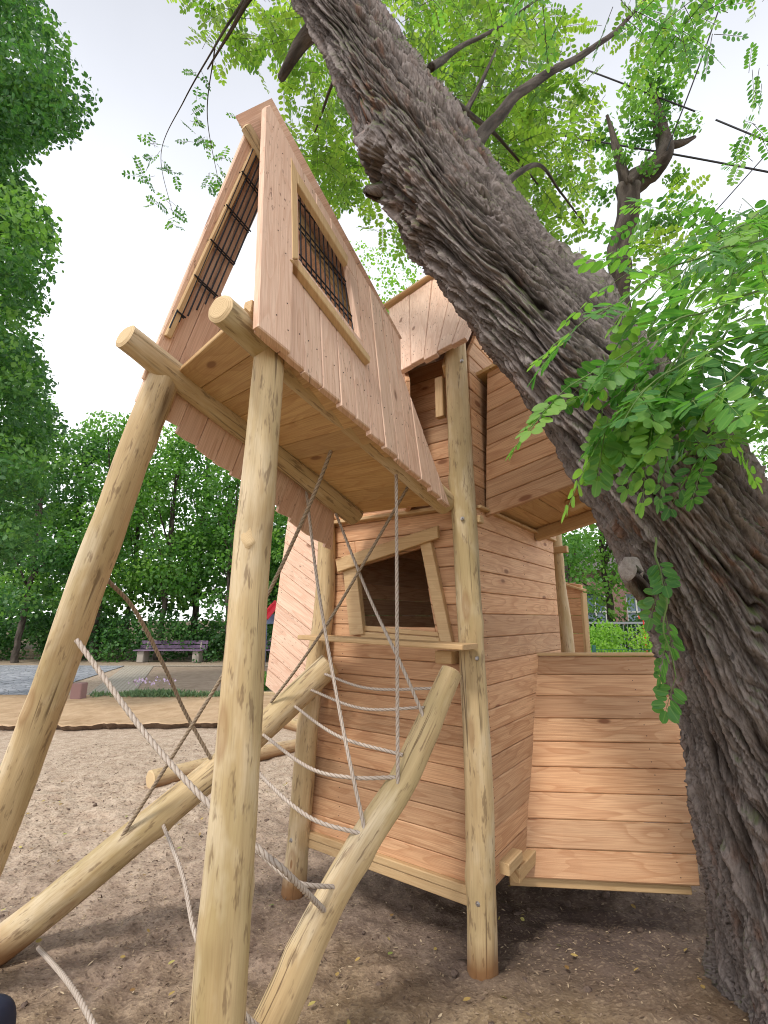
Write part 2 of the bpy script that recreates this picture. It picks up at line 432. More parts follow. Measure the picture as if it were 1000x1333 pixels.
def log_mat(name, light, mid, dark):
    m = NT(name); a = m.n('Attribute', attribute_name='bc'); bc = a.outputs['Vector']
    st = m.noise(m.vec(bc, (1.6, 14, 5)), 1.0, 4, .6); big = m.noise(m.vec(bc, (1.1, 4, 3)), 1.0, 3, .6)
    fib = m.noise(m.vec(bc, (7, 190, 1)), 1.0, 2, .6)
    c = m.mix(m.ramp(st, [(.35, 0.0), (.7, 1.0)]), light, mid)
    c = m.mix(m.ramp(big, [(.46, 0.0), (.66, .6)]), c, (.30, .235, .105))
    pal = m.noise(m.vec(bc, (2.3, 7, 8)), 1.0, 4, .65); c = m.mix(m.ramp(pal, [(.5, 0.0), (.66, .55)]), c, (.66, .56, .41))
    c = m.mix(m.ramp(fib, [(.45, 0.0), (.75, .35)]), c, dark)
    kv = m.n('TexVoronoi', i_Scale=1.0); m.l(m.vec(bc, (2.6, 9, 0)), kv.inputs['Vector'])
    ks = m.n('SeparateColor'); m.l(kv.outputs['Color'], ks.inputs[0]); on = m.math('GREATER_THAN', ks.outputs[1], .60)
    kn = m.math('MULTIPLY', m.ramp(kv.outputs['Distance'], [(.05, .9), (.08, .3), (.18, .5), (.26, 0.0)]), on)
    c = m.mix(kn, c, (.24, .12, .05))
    cr = m.n('TexVoronoi', feature='DISTANCE_TO_EDGE', i_Scale=1.0); m.l(m.vec(bc, (.4, 22, 2)), cr.inputs['Vector'])
    crm = m.math('MULTIPLY', m.ramp(cr.outputs['Distance'], [(0, 1.0), (.035, 0.0)]), m.ramp(m.noise(m.vec(bc, (1.7, 6, 1)), 1.0, 2), [(.53, 0.0), (.60, 1.0)]))
    c = m.mix(m.math('MULTIPLY', crm, .8), c, (.07, .04, .02))
    sc = m.noise(m.vec(bc, (9, 40, 4)), 1.0, 3, .7)
    c = m.mix(m.ramp(sc, [(.57, 0.0), (.66, .65)]), c, (.16, .10, .055))
    geo = m.n('NewGeometry'); gz = m.n('SeparateXYZ'); m.l(geo.outputs['Position'], gz.inputs[0])
    damp = m.math('ADD', gz.outputs[2], m.math('MULTIPLY', big, .16))
    c = m.mix(m.ramp(damp, [(.10, .85), (.16, .35), (.22, 0.0)]), c, (.20, .085, .03))   # soaked foot of the post
    b = m.bump(fib, .25, .002); b = m.bump(st, .5, .006, b); b = m.bump(m.math('SUBTRACT', 1.0, crm), .6, .004, b)
    return m.done(c, .6, b, .3)
def end_mat(name, light, dark):
    m = NT(name); a = m.n('Attribute', attribute_name='bc'); sp = m.n('SeparateXYZ'); m.l(a.outputs['Vector'], sp.inputs[0])
    geo = m.n('NewGeometry'); nz = m.noise(geo.outputs['Position'], 14, 3)
    rg = m.math('FRACT', m.math('ADD', m.math('MULTIPLY', sp.outputs[0], 190), m.math('MULTIPLY', nz, 2.0)))
    c = m.mix(m.ramp(rg, [(0, 0.0), (.7, .3), (.9, .8), (1, 0.0)]), light, dark)
    return m.done(c, .75, m.bump(nz, .3, .003), .2)
M = {}
M['larch'] = board_mat('larch boards', (.76, .475, .275), (.53, .27, .135), (.37, .16, .07), knot=(.15, .05, .02), vary=.55)
M['larch2'] = board_mat('pale pink larch boards', (.83, .61, .47), (.67, .43, .31), (.47, .27, .185), tint=(1, .9, .86), vary=.2, specks=.75, grey=.1)
M['larch3'] = board_mat('honey floor boards', (.66, .46, .22), (.50, .30, .13), (.38, .20, .08), vary=.32)
M['trim'] = board_mat('pale sawn trim', (.62, .44, .24), (.52, .34, .17), (.42, .26, .12), vary=.2, knot=(.25, .12, .05))
M['log'] = log_mat('peeled robinia log', (.58, .44, .255), (.43, .30, .155), (.27, .17, .085))
M['end'] = end_mat('sawn log end', (.62, .47, .28), (.38, .24, .12))
mm = NT('galvanised bolt'); M['steel'] = mm.done((.42, .40, .40), .35); mm.b.inputs['Metallic'].default_value = .85
mm = NT('dark nail head'); M['nail'] = mm.done((.10, .06, .05), .5); mm.b.inputs['Metallic'].default_value = .3
mm = NT('black welded mesh'); M['black'] = mm.done((.018, .02, .028), .4)
def rope_mat(name, c0, c1):
    m = NT(name); a = m.n('Attribute', attribute_name='bc'); sp = m.n('SeparateXYZ'); m.l(a.outputs['Vector'], sp.inputs[0])
    f = m.noise(m.vec(a.outputs['Vector'], (160, 40, 1)), 1.0, 2); f2 = m.noise(m.vec(a.outputs['Vector'], (3, 1, 0)), 1.0, 2)
    c = m.mix(m.ramp(sp.outputs[2], [(.15, 1.0), (.55, 0.0)]), c0, c1)
    c = m.mix(m.ramp(f, [(.35, 0.0), (.75, .4)]), c, c1); c = m.mix(m.ramp(f2, [(.4, 0.0), (.7, .3)]), c, c1)
    return m.done(c, .8, m.bump(f, .5, .002), .2)
M['rope'] = rope_mat('grey white play rope', (.52, .45, .39), (.24, .18, .14))
M['rope2'] = rope_mat('brown grey play rope', (.36, .28, .20), (.15, .11, .08))
def leaf_mat(name, c0, c1, c2, trans=.42, rough=.5, spec=.35, tr_tint=(1.0, 1.15, .45)):
    m = NT(name); a = m.n('Attribute', attribute_name='bc'); sp = m.n('SeparateXYZ'); m.l(a.outputs['Vector'], sp.inputs[0])
    c = m.ramp(sp.outputs[2], [(0.0, c0), (.5, c1), (1.0, c2)])
    # midrib and veins
    rib = m.ramp(m.math('ABSOLUTE', sp.outputs[0]), [(0, .55), (.09, 0.0)])
    c = m.mix(rib, c, m.mix(.5, c, (.25, .38, .12)))
    m.l(c, m.b.inputs['Base Color']); m.b.inputs['Roughness'].default_value = rough; m.b.inputs['Specular IOR Level'].default_value = spec
    tr = m.n('BsdfTranslucent'); tcn = m.mix(1.0, c, tr_tint, 'MULTIPLY'); tcn = m.mix(1.0, tcn, (1.9, 1.9, 1.9), 'MULTIPLY')
    m.l(tcn, tr.inputs[0]); ms = m.n('MixShader'); ms.inputs[0].default_value = trans
    m.l(m.b.outputs[0], ms.inputs[1]); m.l(tr.outputs[0], ms.inputs[2]); m.l(ms.outputs[0], m.out.inputs[0])
    return m.mat
M['rob_near'] = leaf_mat('robinia leaflet', (.045, .14, .045), (.10, .24, .06), (.22, .37, .09), .45)
M['rob_far'] = leaf_mat('robinia leaflet against the sky', (.06, .13, .03), (.14, .23, .045), (.27, .35, .08), .52)
M['lf_dark'] = leaf_mat('dark tree leaf', (.03, .095, .035), (.065, .165, .05), (.17, .30, .08), .40)
M['lf_mid'] = leaf_mat('maple leaf', (.05, .14, .035), (.11, .24, .05), (.22, .37, .09), .42)
M['lf_bright'] = leaf_mat('bright leaf', (.10, .22, .03), (.18, .33, .05), (.27, .42, .07), .45)
M['lf_shade'] = leaf_mat('undergrowth leaf', (.025, .075, .025), (.045, .13, .04), (.09, .20, .05), .32)
def bark_mat(name, ridge, groove, red, moss=0.0, sc=1.0):
    m = NT(name); a = m.n('Attribute', attribute_name='bc'); sp = m.n('SeparateXYZ'); m.l(a.outputs['Vector'], sp.inputs[0])
    h = sp.outputs[2]; bc = a.outputs['Vector']
    geo = m.n('NewGeometry'); pos = geo.outputs['Position']
    fine = m.noise(m.vec(bc, (22*sc, 150*sc, 0)), 1.0, 4, .7); big = m.noise(pos, 2.3, 3, .6); md = m.noise(m.vec(bc, (7, 30, 0)), 1.0, 3, .6)
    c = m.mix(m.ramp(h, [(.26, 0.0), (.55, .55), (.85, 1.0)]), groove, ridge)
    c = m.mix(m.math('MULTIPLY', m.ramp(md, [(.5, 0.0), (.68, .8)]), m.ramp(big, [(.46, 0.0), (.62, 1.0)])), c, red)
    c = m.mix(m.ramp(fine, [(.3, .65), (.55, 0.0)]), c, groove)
    if moss:
        nz = m.n('SeparateXYZ'); m.l(geo.outputs['Normal'], nz.inputs[0])
        mk = m.math('MULTIPLY', m.ramp(nz.outputs[2], [(.05, 0.0), (.55, 1.0)]), m.ramp(m.noise(pos, 4, 4, .65), [(.40, 0.0), (.52, moss)]))
        c = m.mix(mk, c, (.085, .115, .03))
    b = m.bump(md, .8, .018); b = m.bump(fine, .9, .010, b)
    return m.done(c, .88, b, .15)
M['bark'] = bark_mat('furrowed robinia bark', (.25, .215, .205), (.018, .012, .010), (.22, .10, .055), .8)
M['bark2'] = bark_mat('grey brown bark', (.12, .10, .085), (.045, .036, .03), (.09, .06, .045), 0, .6)
M['twig'] = NT('twig').done((.055, .042, .035), .8)

# ------------------------------------------------------------------ ground and paving (setting)
def band(*parts): return np.concatenate(parts)
xs = band(-np.geomspace(300, 4.3, 46), np.arange(-4.2, 3.4, .024), np.geomspace(3.45, 300, 50))
ys = band(-np.geomspace(80, .5, 16), np.arange(-.3, .9, .1), np.arange(.95, 5.0, .022), np.geomspace(5.04, 600, 110))
X, Y = np.meshgrid(xs, ys, indexing='ij')
near = np.clip((7.6-Y)/2.5, 0, 1)*np.clip((7-np.abs(X))/3, 0, 1)
Z = near*(.020*fbm(X*1.3, Y*1.3, 3.3, 2) + .022*fbm(X*6, Y*6, 1.3, 3) + .012*np.maximum(0, fbm(X*17, Y*17, 8.3, 2)) + .006*pn(X*38, Y*38, .5))
Z += near*(-.05*np.exp(-((X-.9)**2/1.1 + (Y-3.0)**2/.5)))
V = np.stack([X, Y, Z], -1).reshape(-1, 3)
ny = len(ys); nx = len(xs)
i = np.arange(nx-1)[:, None]*ny; j = np.arange(ny-1)[None]
Fq = np.stack([i+j, i+ny+j, i+ny+j+1, i+j+1], -1).reshape(-1, 4).tolist()
m = NT('mulch and sand ground'); geo = m.n('NewGeometry'); pos = geo.outputs['Position']
sp = m.n('SeparateXYZ'); m.l(pos, sp.inputs[0])
big = m.noise(pos, 1.1, 4, .6); med = m.noise(pos, 9, 4, .65); fin = m.noise(pos, 60, 4, .7); chip = m.n('TexVoronoi', i_Scale=75.0); m.l(m.vec(pos, (1, 1.6, 1)), chip.inputs['Vector'])
mulch = m.mix(m.ramp(med, [(.35, 0.0), (.65, 1.0)]), (.17, .12, .092), (.34, .255, .195))
och = m.mix(m.ramp(med, [(.35, 0.0), (.65, 1.0)]), (.20, .14, .07), (.38, .28, .15))
sand = m.mix(m.ramp(med, [(.35, 0.0), (.65, 1.0)]), (.40, .30, .225), (.56, .45, .35))
yy = m.math('ADD', sp.outputs[1], m.math('MULTIPLY', m.math('SUBTRACT', big, .5), 2.2))
c = m.mix(m.ramp(m.math('ADD', m.math('MULTIPLY', yy, .1), m.math('MULTIPLY', sp.outputs[0], -.005)), [(.18, 1.0), (.27, 0.0)]), mulch, och)
sm = m.math('ADD', m.math('MULTIPLY', yy, .1), m.math('MULTIPLY', sp.outputs[0], -.07))
c = m.mix(m.ramp(sm, [(.33, 0.0), (.55, 1.0)]), c, sand)
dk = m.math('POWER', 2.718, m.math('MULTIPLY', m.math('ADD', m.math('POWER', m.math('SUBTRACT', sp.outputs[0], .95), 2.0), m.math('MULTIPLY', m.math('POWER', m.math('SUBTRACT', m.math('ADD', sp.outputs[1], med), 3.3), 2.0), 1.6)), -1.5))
c = m.mix(m.math('MULTIPLY', dk, .8), c, (.07, .05, .048))   # ground colour turns darker below the house
cs = m.n('SeparateColor'); m.l(chip.outputs['Color'], cs.inputs[0])
c = m.mix(m.ramp(cs.outputs[0], [(.82, 0.0), (.88, .3)]), c, (.42, .32, .22))
c = m.mix(m.ramp(cs.outputs[1], [(.74, 0.0), (.82, .35)]), c, (.10, .07, .055))
c = m.mix(m.ramp(fin, [(.3, .35), (.55, 0.0)]), c, (.08, .055, .045))
far = m.ramp(m.math('MULTIPLY', sp.outputs[1], .01), [(.16, 0.0), (.2, 1.0)])
c = m.mix(far, c, (.11, .085, .05))
b = m.bump(chip.outputs['Distance'], .35, .005); b = m.bump(fin, .7, .006, b); b = m.bump(med, .6, .025, b)
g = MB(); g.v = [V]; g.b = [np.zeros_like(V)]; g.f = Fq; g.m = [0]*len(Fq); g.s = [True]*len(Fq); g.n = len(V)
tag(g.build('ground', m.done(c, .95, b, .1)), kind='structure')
def gz(x, y): 
    x = A(x); y = A(y); n_ = np.clip((7.6-y)/2.5, 0, 1)*np.clip((7-np.abs(x))/3, 0, 1)
    return float((n_*(.020*fbm(x*1.3, y*1.3, 3.3, 2) - .05*np.exp(-((x-.9)**2/1.1 + (y-3.0)**2/.5))))[0])

def soil(name, c0, c1, s=8):
    m = NT(name); geo = m.n('NewGeometry'); p = geo.outputs['Position']; a = m.noise(p, s, 5, .7); b_ = m.noise(p, .8, 3, .5); f = m.noise(p, 70, 3, .7)
    c = m.mix(m.ramp(a, [(.35, 0.0), (.65, 1.0)]), c0, c1); c = m.mix(m.ramp(b_, [(.4, 0.0), (.65, .4)]), c, c1)
    c = m.mix(m.ramp(f, [(.3, .3), (.5, 0.0)]), c, c0)
    return m.done(c, .95, m.bump(a, .5, .03), .1)
# wood chips lying on the mulch
def quads(name, mat, P, D, N_, L, W, par=None, rnd=None, thick=False, lab_=None):
    """oriented leaf/chip cloud: P base, D long axis, N_ normal; two faces each with a fold"""
    D = D/np.linalg.norm(D, axis=1)[:, None]; S = np.cross(D, N_); S /= np.linalg.norm(S, axis=1)[:, None]+1e-9; U = np.cross(S, D)
    n = len(P); L = np.broadcast_to(L, n)[:, None]; W = np.broadcast_to(W, n)[:, None]
    T = [(0, 0, 0), (.5, .36, .05), (.42, .74, .03), (0, 1, 0), (-.42, .74, .03), (-.5, .36, .05)]
    V = np.stack([P + S*W*a + D*L*b_ + U*L*c_ for a, b_, c_ in T], 1)
    if rnd is None: rnd = rng.random(n)
    B = np.zeros((n, 6, 3)); B[..., 0] = [t[0] for t in T]; B[..., 1] = [t[1] for t in T]; B[..., 2] = np.clip(rnd, 0, 1)[:, None]
    base = np.arange(n)[:, None, None]*6
    F_ = (base + np.array([[0, 1, 2, 3], [0, 3, 4, 5]])[None]).reshape(-1, 4)
    return fastmesh(name, V.reshape(-1, 3), F_, B.reshape(-1, 3), mat, par)
def fastmesh(name, V, F_, B, mats, par=None, smooth=True, mi=None):
    me = bpy.data.meshes.new(name); k = F_.shape[1]
    me.vertices.add(len(V)); me.vertices.foreach_set('co', np.ascontiguousarray(V, dtype=np.float32).ravel())
    me.loops.add(F_.size); me.loops.foreach_set('vertex_index', F_.astype(np.int32).ravel())
    me.polygons.add(len(F_)); me.polygons.foreach_set('loop_start', np.arange(len(F_), dtype=np.int32)*k)
    me.polygons.foreach_set('loop_total', np.full(len(F_), k, dtype=np.int32))
    me.polygons.foreach_set('use_smooth', np.full(len(F_), smooth))
    for x in (mats if isinstance(mats, (list, tuple)) else [mats]): me.materials.append(x)
    if mi is not None: me.polygons.foreach_set('material_index', mi)
    at_ = me.attributes.new('bc', 'FLOAT_VECTOR', 'POINT'); at_.data.foreach_set('vector', np.ascontiguousarray(B, dtype=np.float32).ravel())
    me.update(calc_edges=True)
    return link(name, me, par)
n = 26000
px_ = rng.uniform(-3.6, 2.6, n); py_ = .9 + 5.5*rng.random(n)**1.5
n_ = np.clip((7.6-py_)/2.5, 0, 1)*np.clip((7-np.abs(px_))/3, 0, 1)
pz_ = n_*(.020*fbm(px_*1.3, py_*1.3, 3.3, 2) + .022*fbm(px_*6, py_*6, 1.3, 3) + .012*np.maximum(0, fbm(px_*17, py_*17, 8.3, 2)) + .006*pn(px_*38, py_*38, .5)) + n_*(-.05*np.exp(-((px_-.9)**2/1.1 + (py_-3.0)**2/.5))) + .003
dd = rng.normal(size=(n, 3)); dd[:, 2] *= .25
nn = rng.normal(size=(n, 3))*.35; nn[:, 2] += 1
chm = NT('wood chip'); a = chm.n('Attribute', attribute_name='bc'); s3 = chm.n('SeparateXYZ'); chm.l(a.outputs['Vector'], s3.inputs[0])
chm.done(chm.ramp(s3.outputs[2], [(0, (.10, .07, .055)), (.5, (.21, .15, .11)), (.85, (.33, .25, .17)), (1, (.50, .40, .27))]), .9, None, .1)
tag(quads('wood_chips', chm.mat, np.stack([px_, py_, pz_], 1), dd, nn, rng.uniform(.008, .028, n)*np.clip(.75+.12*py_, 1, 1.6), rng.uniform(.003, .009, n)), 'brown and tan wood chips strewn over the sandy ground', 'wood chips', kind='stuff')

nc = 700
cxy = np.stack([rng.uniform(-3.2, 2.4, nc), 1.2 + 4.5*rng.random(nc)**1.3], 1)
kk = (np.exp(-((cxy[:, 0]-.9)**2/1.6 + (cxy[:, 1]-3.0)**2/.8)) > rng.random(nc)*1.1) | (rng.random(nc) < .22); cxy = cxy[kk]; nc = len(cxy)
u_, v_ = np.meshgrid(np.linspace(0, math.pi, 6), np.arange(8)*math.pi/4, indexing='ij'); sp_ = np.stack([np.sin(u_)*np.cos(v_), np.sin(u_)*np.sin(v_), np.cos(u_)], -1).reshape(-1, 3)
rad_ = rng.uniform(.006, .022, nc)*(.6+.8*rng.random(nc)); Vc = []
for k in range(nc):
    r_ = rad_[k]*(1+.5*pn(sp_[:, 0]*1.7+k, sp_[:, 1]*1.7, sp_[:, 2]*1.7)); Vc.append(sp_*r_[:, None]*A(1, 1, .7) + A(cxy[k, 0], cxy[k, 1], gz([cxy[k, 0]], [cxy[k, 1]]) + rad_[k]*.05))
fb = np.array(gridfaces(6, 8)); Ff_ = (fb[None] + (np.arange(nc)*48)[:, None, None]).reshape(-1, 4)
tag(fastmesh('soil_clods', np.concatenate(Vc), Ff_, np.zeros((nc*48, 3)), soil('dark crumbly soil', (.09, .065, .055), (.20, .145, .115), 40)), 'dark crumbly clods of soil around the posts and below the house', 'soil', kind='stuff')
nl_ = 260; P_ = np.stack([rng.uniform(-3.0, 2.2, nl_), rng.uniform(1.3, 5.0, nl_), np.zeros(nl_)], 1)
for k in range(nl_): P_[k, 2] = gz([P_[k, 0]], [P_[k, 1]]) + .022
D_ = rng.normal(size=(nl_, 3))*A(1, 1, .15); N2_ = rng.normal(size=(nl_, 3))*.3 + UP
fl_m = NT('dry fallen leaf'); a = fl_m.n('Attribute', attribute_name='bc'); s3 = fl_m.n('SeparateXYZ'); fl_m.l(a.outputs['Vector'], s3.inputs[0])
fl_m.done(fl_m.ramp(s3.outputs[2], [(0, (.20, .11, .04)), (.5, (.38, .27, .09)), (.85, (.42, .38, .12)), (1, (.15, .22, .05))]), .7)
tag(quads('fallen_leaves', fl_m.mat, P_, D_, N2_, rng.uniform(.02, .04, nl_), rng.uniform(.012, .02, nl_)), 'small dry leaflets scattered on the ground', 'fallen leaves', kind='stuff')
def sheet(name, pts, z, mat, th=0.0):
    g = MB(); n = len(pts); V = [(p[0], p[1], z) for p in pts]
    g.add(V, [list(range(n))])
    if th:
        W_ = V + [(p[0], p[1], z-th) for p in pts]
        g.add(W_, [[i, n+i, n+(i+1) % n, (i+1) % n] for i in range(n)])
    return tag(g.build(name, mat), kind='structure')
M['sand'] = soil('ochre sand', (.34, .225, .13), (.50, .355, .23), 4)
M['gravel'] = soil('fine court gravel', (.27, .20, .15), (.40, .31, .24), 5)
M['edge'] = soil('dark sand edge', (.11, .075, .055), (.20, .14, .10), 12)
# raised sand path with a ragged, slightly overhanging front lip
g = MB(); nX = 260; xx = np.linspace(-9.5, 2.5, nX)
fy = 7.15 + .05*(xx+3) + .16*fbm(xx*1.3, 0, 3, 3) + .05*fbm(xx*8, 1, 2, 2); top = .075 + .03*pn(xx*3, 4, 2) + .012*pn(xx*11, 4, 2)
rows = [np.stack([xx, fy+.10, np.full(nX, -.02)], 1), np.stack([xx, fy+.05+.02*pn(xx*7, 3, 3), np.full(nX, .03)], 1), np.stack([xx, fy, top], 1), np.stack([xx, fy+.03, top+.012], 1), np.stack([xx, fy+.35, top-.01], 1), np.stack([xx, np.full(nX, 9.95), np.full(nX, .05)], 1)]
V = np.concatenate(rows); k = len(rows)
for r_ in range(k-1):
    for i_ in range(nX-1): g.f.append([r_*nX+i_, r_*nX+i_+1, (r_+1)*nX+i_+1, (r_+1)*nX+i_]); g.m.append(1 if r_ < 2 else 0); g.s.append(False)
g.v = [V]; g.b = [V*0]; g.n = len(V)
tag(g.build('sand_path', [M['sand'], M['edge']]), kind='structure')
pA, pB = gnd(98, 917), gnd(165, 866)       # line between cobbles and court
dv = (pB-pA)/(pB[1]-pA[1])
def onl(y, off=0): q = pA + dv*(y-pA[1]); return (q[0]+off, y)
sheet('gravel_court', [onl(10.25, .95), (9, 10.25), (9, 16.1), onl(16.1, .95)], .012, M['gravel'])
m = NT('pale setts'); geo = m.n('NewGeometry'); br = m.n('TexBrick'); br.inputs['Scale'].default_value = 4.0; br.inputs['Mortar Size'].default_value = .03
br.inputs['Color1'].default_value = (.50, .45, .38, 1); br.inputs['Color2'].default_value = (.42, .38, .33, 1); br.inputs['Mortar'].default_value = (.20, .16, .12, 1)
rot = m.n('VectorRotate', rotation_type='Z_AXIS', i_Angle=math.radians(-66)); m.l(geo.outputs['Position'], rot.inputs['Vector']); m.l(rot.outputs[0], br.inputs['Vector'])
M['setts'] = m.done(br.outputs[0], .9, m.bump(br.outputs['Fac'], -.6, .01), .2)
sheet('paving_band', [onl(9.0, 0), onl(9.0, .93), onl(16.1, .93), onl(16.1, 0)], .02, M['setts'])
sheet('paving_kerb', [onl(16.12, 0), (9, 16.12), (9, 16.38), onl(16.38, 0)], .02, M['setts'])
m = NT('grey cobbles'); geo = m.n('NewGeometry'); br = m.n('TexVoronoi', feature='DISTANCE_TO_EDGE', i_Scale=6.0); m.l(m.vec(geo.outputs['Position'], (1, .9, 0)), br.inputs['Vector'])
b2_ = m.n('TexVoronoi', i_Scale=6.0); m.l(m.vec(geo.outputs['Position'], (1, .9, 0)), b2_.inputs['Vector'])
cs = m.n('SeparateColor'); m.l(b2_.outputs['Color'], cs.inputs[0])
c = m.mix(cs.outputs[0], (.24, .255, .29), (.38, .39, .43)); c = m.mix(m.ramp(br.outputs['Distance'], [(0, 1.0), (.07, 0.0)]), c, (.11, .11, .12))
M['cobble'] = m.done(c, .8, m.bump(br.outputs['Distance'], .5, .03), .3)
sheet('cobbled_pavement', [(-40, 4.5), onl(8.6, -1.35), onl(16.4, -.01), (-40, 17.5)], .016, M['cobble'])
# planted kerb strip in front of the gravel court
g = MB(); bar(g, (onl(10.1, .7)[0], 10.1, .03), (9, 10.1, .03), .12, .10)
tag(g.build('edging_kerb', M['end']), kind='structure')

# ------------------------------------------------------------------ the playhouse
e1, e2 = A(.810, -.586, 0), A(.586, .810, 0); UP = A(0, 0, 1)
Mc = A(.42, 2.40, 0)
house = empty('playhouse', (0, 2.9, 0), 'crooked larch playhouse on peeled log posts with a stilted A-shaped tunnel', 'playhouse')
pF = Plane(Mc + e2*.045, e1, UP, -e2)            # front wall
pG = Plane(Mc + e1*.045 + e2*.03, e2, UP, e1)    # right wall
Fp = lambda *q: [pF.h2(*p) for p in q]
mats = [M['larch'], M['nail']]
# front wall with the crooked window
g = MB(); W_in = Fp((465, 738), (548, 713), (566, 817), (473, 815))
boards(g, pF, [pF.h2(397, 1079), pF.h2(614, 1152), (pF.h2(600, 660)[0]+.02, 2.085), pF.h2(430, 672)], .098, .026, hole=W_in, studs=(-.86, -.06), seed=4)
lab(g.build('wall', mats, house), 'front wall of horizontal larch boards with a crooked window')
# upper front wall, set back beside the tunnel
g = MB(); pU = pF.off(-.10)
boards(g, pU, [(-1.1, 2.10), (0.02, 2.10), (0.02, 3.05), (-1.1, 3.05)], .105, .024, studs=(-.1,), seed=9)
lab(g.build('wall', mats, house), 'upper front wall set back under the roof eave')
# right wall and gable
g = MB(); boards(g, pG, [(0, .34), (1.30, .34), (1.30, 2.06), (0, 2.07)], .108, .025, studs=(.06, .66, 1.2), seed=12)
lab(g.build('wall', mats, house), 'right wall of horizontal larch boards running back to the rear post')
g = MB(); boards(g, pG, [(0, 2.075), (1.40, 2.075), (1.40, 2.95), (.70, 4.02), (0, 2.95)], .108, .025, studs=(.06,), seed=22)
lab(g.build('wall', mats, house), 'right gable wall rising behind the leaning tree')
# left and rear walls
pL = Plane(Mc - e1*1.0 + e2*.1, e2, UP, -e1)
g = MB(); boards(g, pL, [(0, .34), (1.35, .34), (1.35, 2.08), (0, 2.08)], .108, .025, studs=(.06, .66), seed=31)
lab(g.build('wall', mats, house), 'left wall of horizontal larch boards')
pR = Plane(Mc + e2*1.45, e1, UP, e2)
g = MB(); boards(g, pR, [(-.98, .34), (.0, .34), (.0, 2.95), (-.98, 2.95)], .11, .025, studs=(-.5,), seed=33)
lab(g.build('wall', mats, house), 'rear wall of horizontal larch boards')
g = MB(); pD = Plane(Mc + e2*.08 + UP*.36, e1, e2, UP)
boards(g, pD, [(-.97, 0), (.02, 0), (.02, 1.35), (-.97, 1.35)], .12, .03, seed=35); lab(g.build('floor', [M['larch3'], M['nail']], house), 'ground storey floor'); g = MB(); boards(g, Plane(Mc + e2*.08 + UP*2.09, e1, e2, UP), [(-.97, 0), (.02, 0), (.02, 1.35), (-.97, 1.35)], .12, .03, seed=36)
g.build('floor', [M['larch3'], M['nail']], house)
# floor frame below the front wall
g = MB()
a_, b_ = pF.hit(398, 1083), pF.hit(613, 1157)
bar(g, a_ + UP*.0 - e2*.0, b_ + UP*.0 + e1*.03, .05, .035); bar(g, a_ - UP*.043 + e2*.012, b_ - UP*.043 + e2*.012, .06, .045)
c0 = pG.hit(661, 1118); bar(g, c0 + e1*.02 - e2*.10, c0 + e1*.02 + e2*.07, .055, .05); bar(g, c0 + e1*.02 - UP*.07 + e2*.02, c0 + e1*.02 - UP*.07 + e2*.5, .05, .06)
g.build_each('floor_frame', M['trim'], house)
# top boards of the storeys
g = MB(); bar(g, pF.up(-1.0, 2.097, .02), pF.up(-.02, 2.082, .02), .05, .022); bar(g, pG.up(.0, 2.068, .01), pG.up(1.3, 2.062, .01), .04, .016)
g.build_each('trim_board', M['trim'], house)
# window frame
wf = MB()
def fpoly(mb, pl, pts, th, lift, m=0): plank(mb, pl, [pl.h2(*p) for p in pts], th, .004, 0, m)
p1 = pF.off(.035)
plank(wf, p1, [p1.h2(*p) for p in ((446, 739), (463, 735), (473, 826), (455, 827))], .033, .003)
plank(wf, p1, [p1.h2(*p) for p in ((546, 706), (560, 703), (588, 836), (573, 836))], .033, .003)
p1b = pF.off(.062)
plank(wf, p1b, [p1b.h2(*p) for p in ((436, 728), (569, 684), (570, 700), (439, 745))], .026, .004)
p1c = pF.off(.012)
plank(wf, p1c, [p1c.h2(*p) for p in ((470, 814), (570, 823), (572, 829), (471, 821))], .03, .003)
plank(wf, p1c.off(.01), [p1c.h2(*p) for p in ((470, 822), (573, 830), (575, 838), (471, 829))], .03, .003)
lab(wf.build('window_frame', M['trim'], house), 'crooked frame of pale boards round the square window')
# dark recess lining keeps the reveal
g = MB(); lp = pF.off(.20); bar(g, lp.hit(400, 829), lp.hit(613, 842), .16, .024)
g.build('ledge', M['trim'], house)
g = MB(); l2 = pF.off(.06); q0 = l2.hit(583, 855); bar(g, q0 - e1*.045, q0 + e1*.045, .10, .06)
g.build('ledge_bracket', M['trim'], house)
# roof
E0, E1 = at(520, 486, 2.50), at(605, 440, 2.21); R0, R2 = at(505, 402, 3.545), A(.93, 2.92, 4.28)
E0b, R0b = E0 - e1*.0, R0
g = MB(); ruled(g, E0, E1, R2, R0, 5, .028, N=(-.4, -.6, .7), seed=5, stag=.03, nails=(.08, .3, .55, .8))
k_ = e2*1.45
Ex = (R2+R0)/2; back0, back1 = E0 + e2*1.72, E1 + e2*1.72
ruled(g, back0, back1, R2 + e2*.01, R0 + e2*.01, 7, .028, N=(.4, .6, .7), seed=6)
g.build('roof', [M['larch2'], M['nail']], house)
for (p_, q_, sd2) in ((E0 + e2*.02 + e1*.03, R0 + e1*.03, 37), (R0 + e1*.03, back0 + e1*.03, 38)):
    pv = Plane(p_*A(1, 1, 0), (q_-p_)*A(1, 1, 0), UP, -e1); l_ = np.linalg.norm((q_-p_)[:2]); g = MB()
    boards(g, pv, [(0, 2.09), (l_, 2.09), (l_, q_[2]-.04), (0, p_[2]-.04)], .105, .024, seed=sd2)
    lab(g.build('wall', mats, house), 'upper left gable wall under the roof')
g = MB(); bar(g, R0 - e1*.02 + UP*.02, R2 + UP*.02, .09, .02); bar(g, E0*.35+E1*.65 + A(.05, .10, -.06), (R0*.35+R2*.65) + A(.05, .10, -.06), .05, .07); bar(g, E0*.55+E1*.45 - UP*.06 + e2*.14, E0*.55+E1*.45 - UP*.30 + e2*.14, .04, .05, up=e1)
g.build_each('rafter', M['trim'], house)
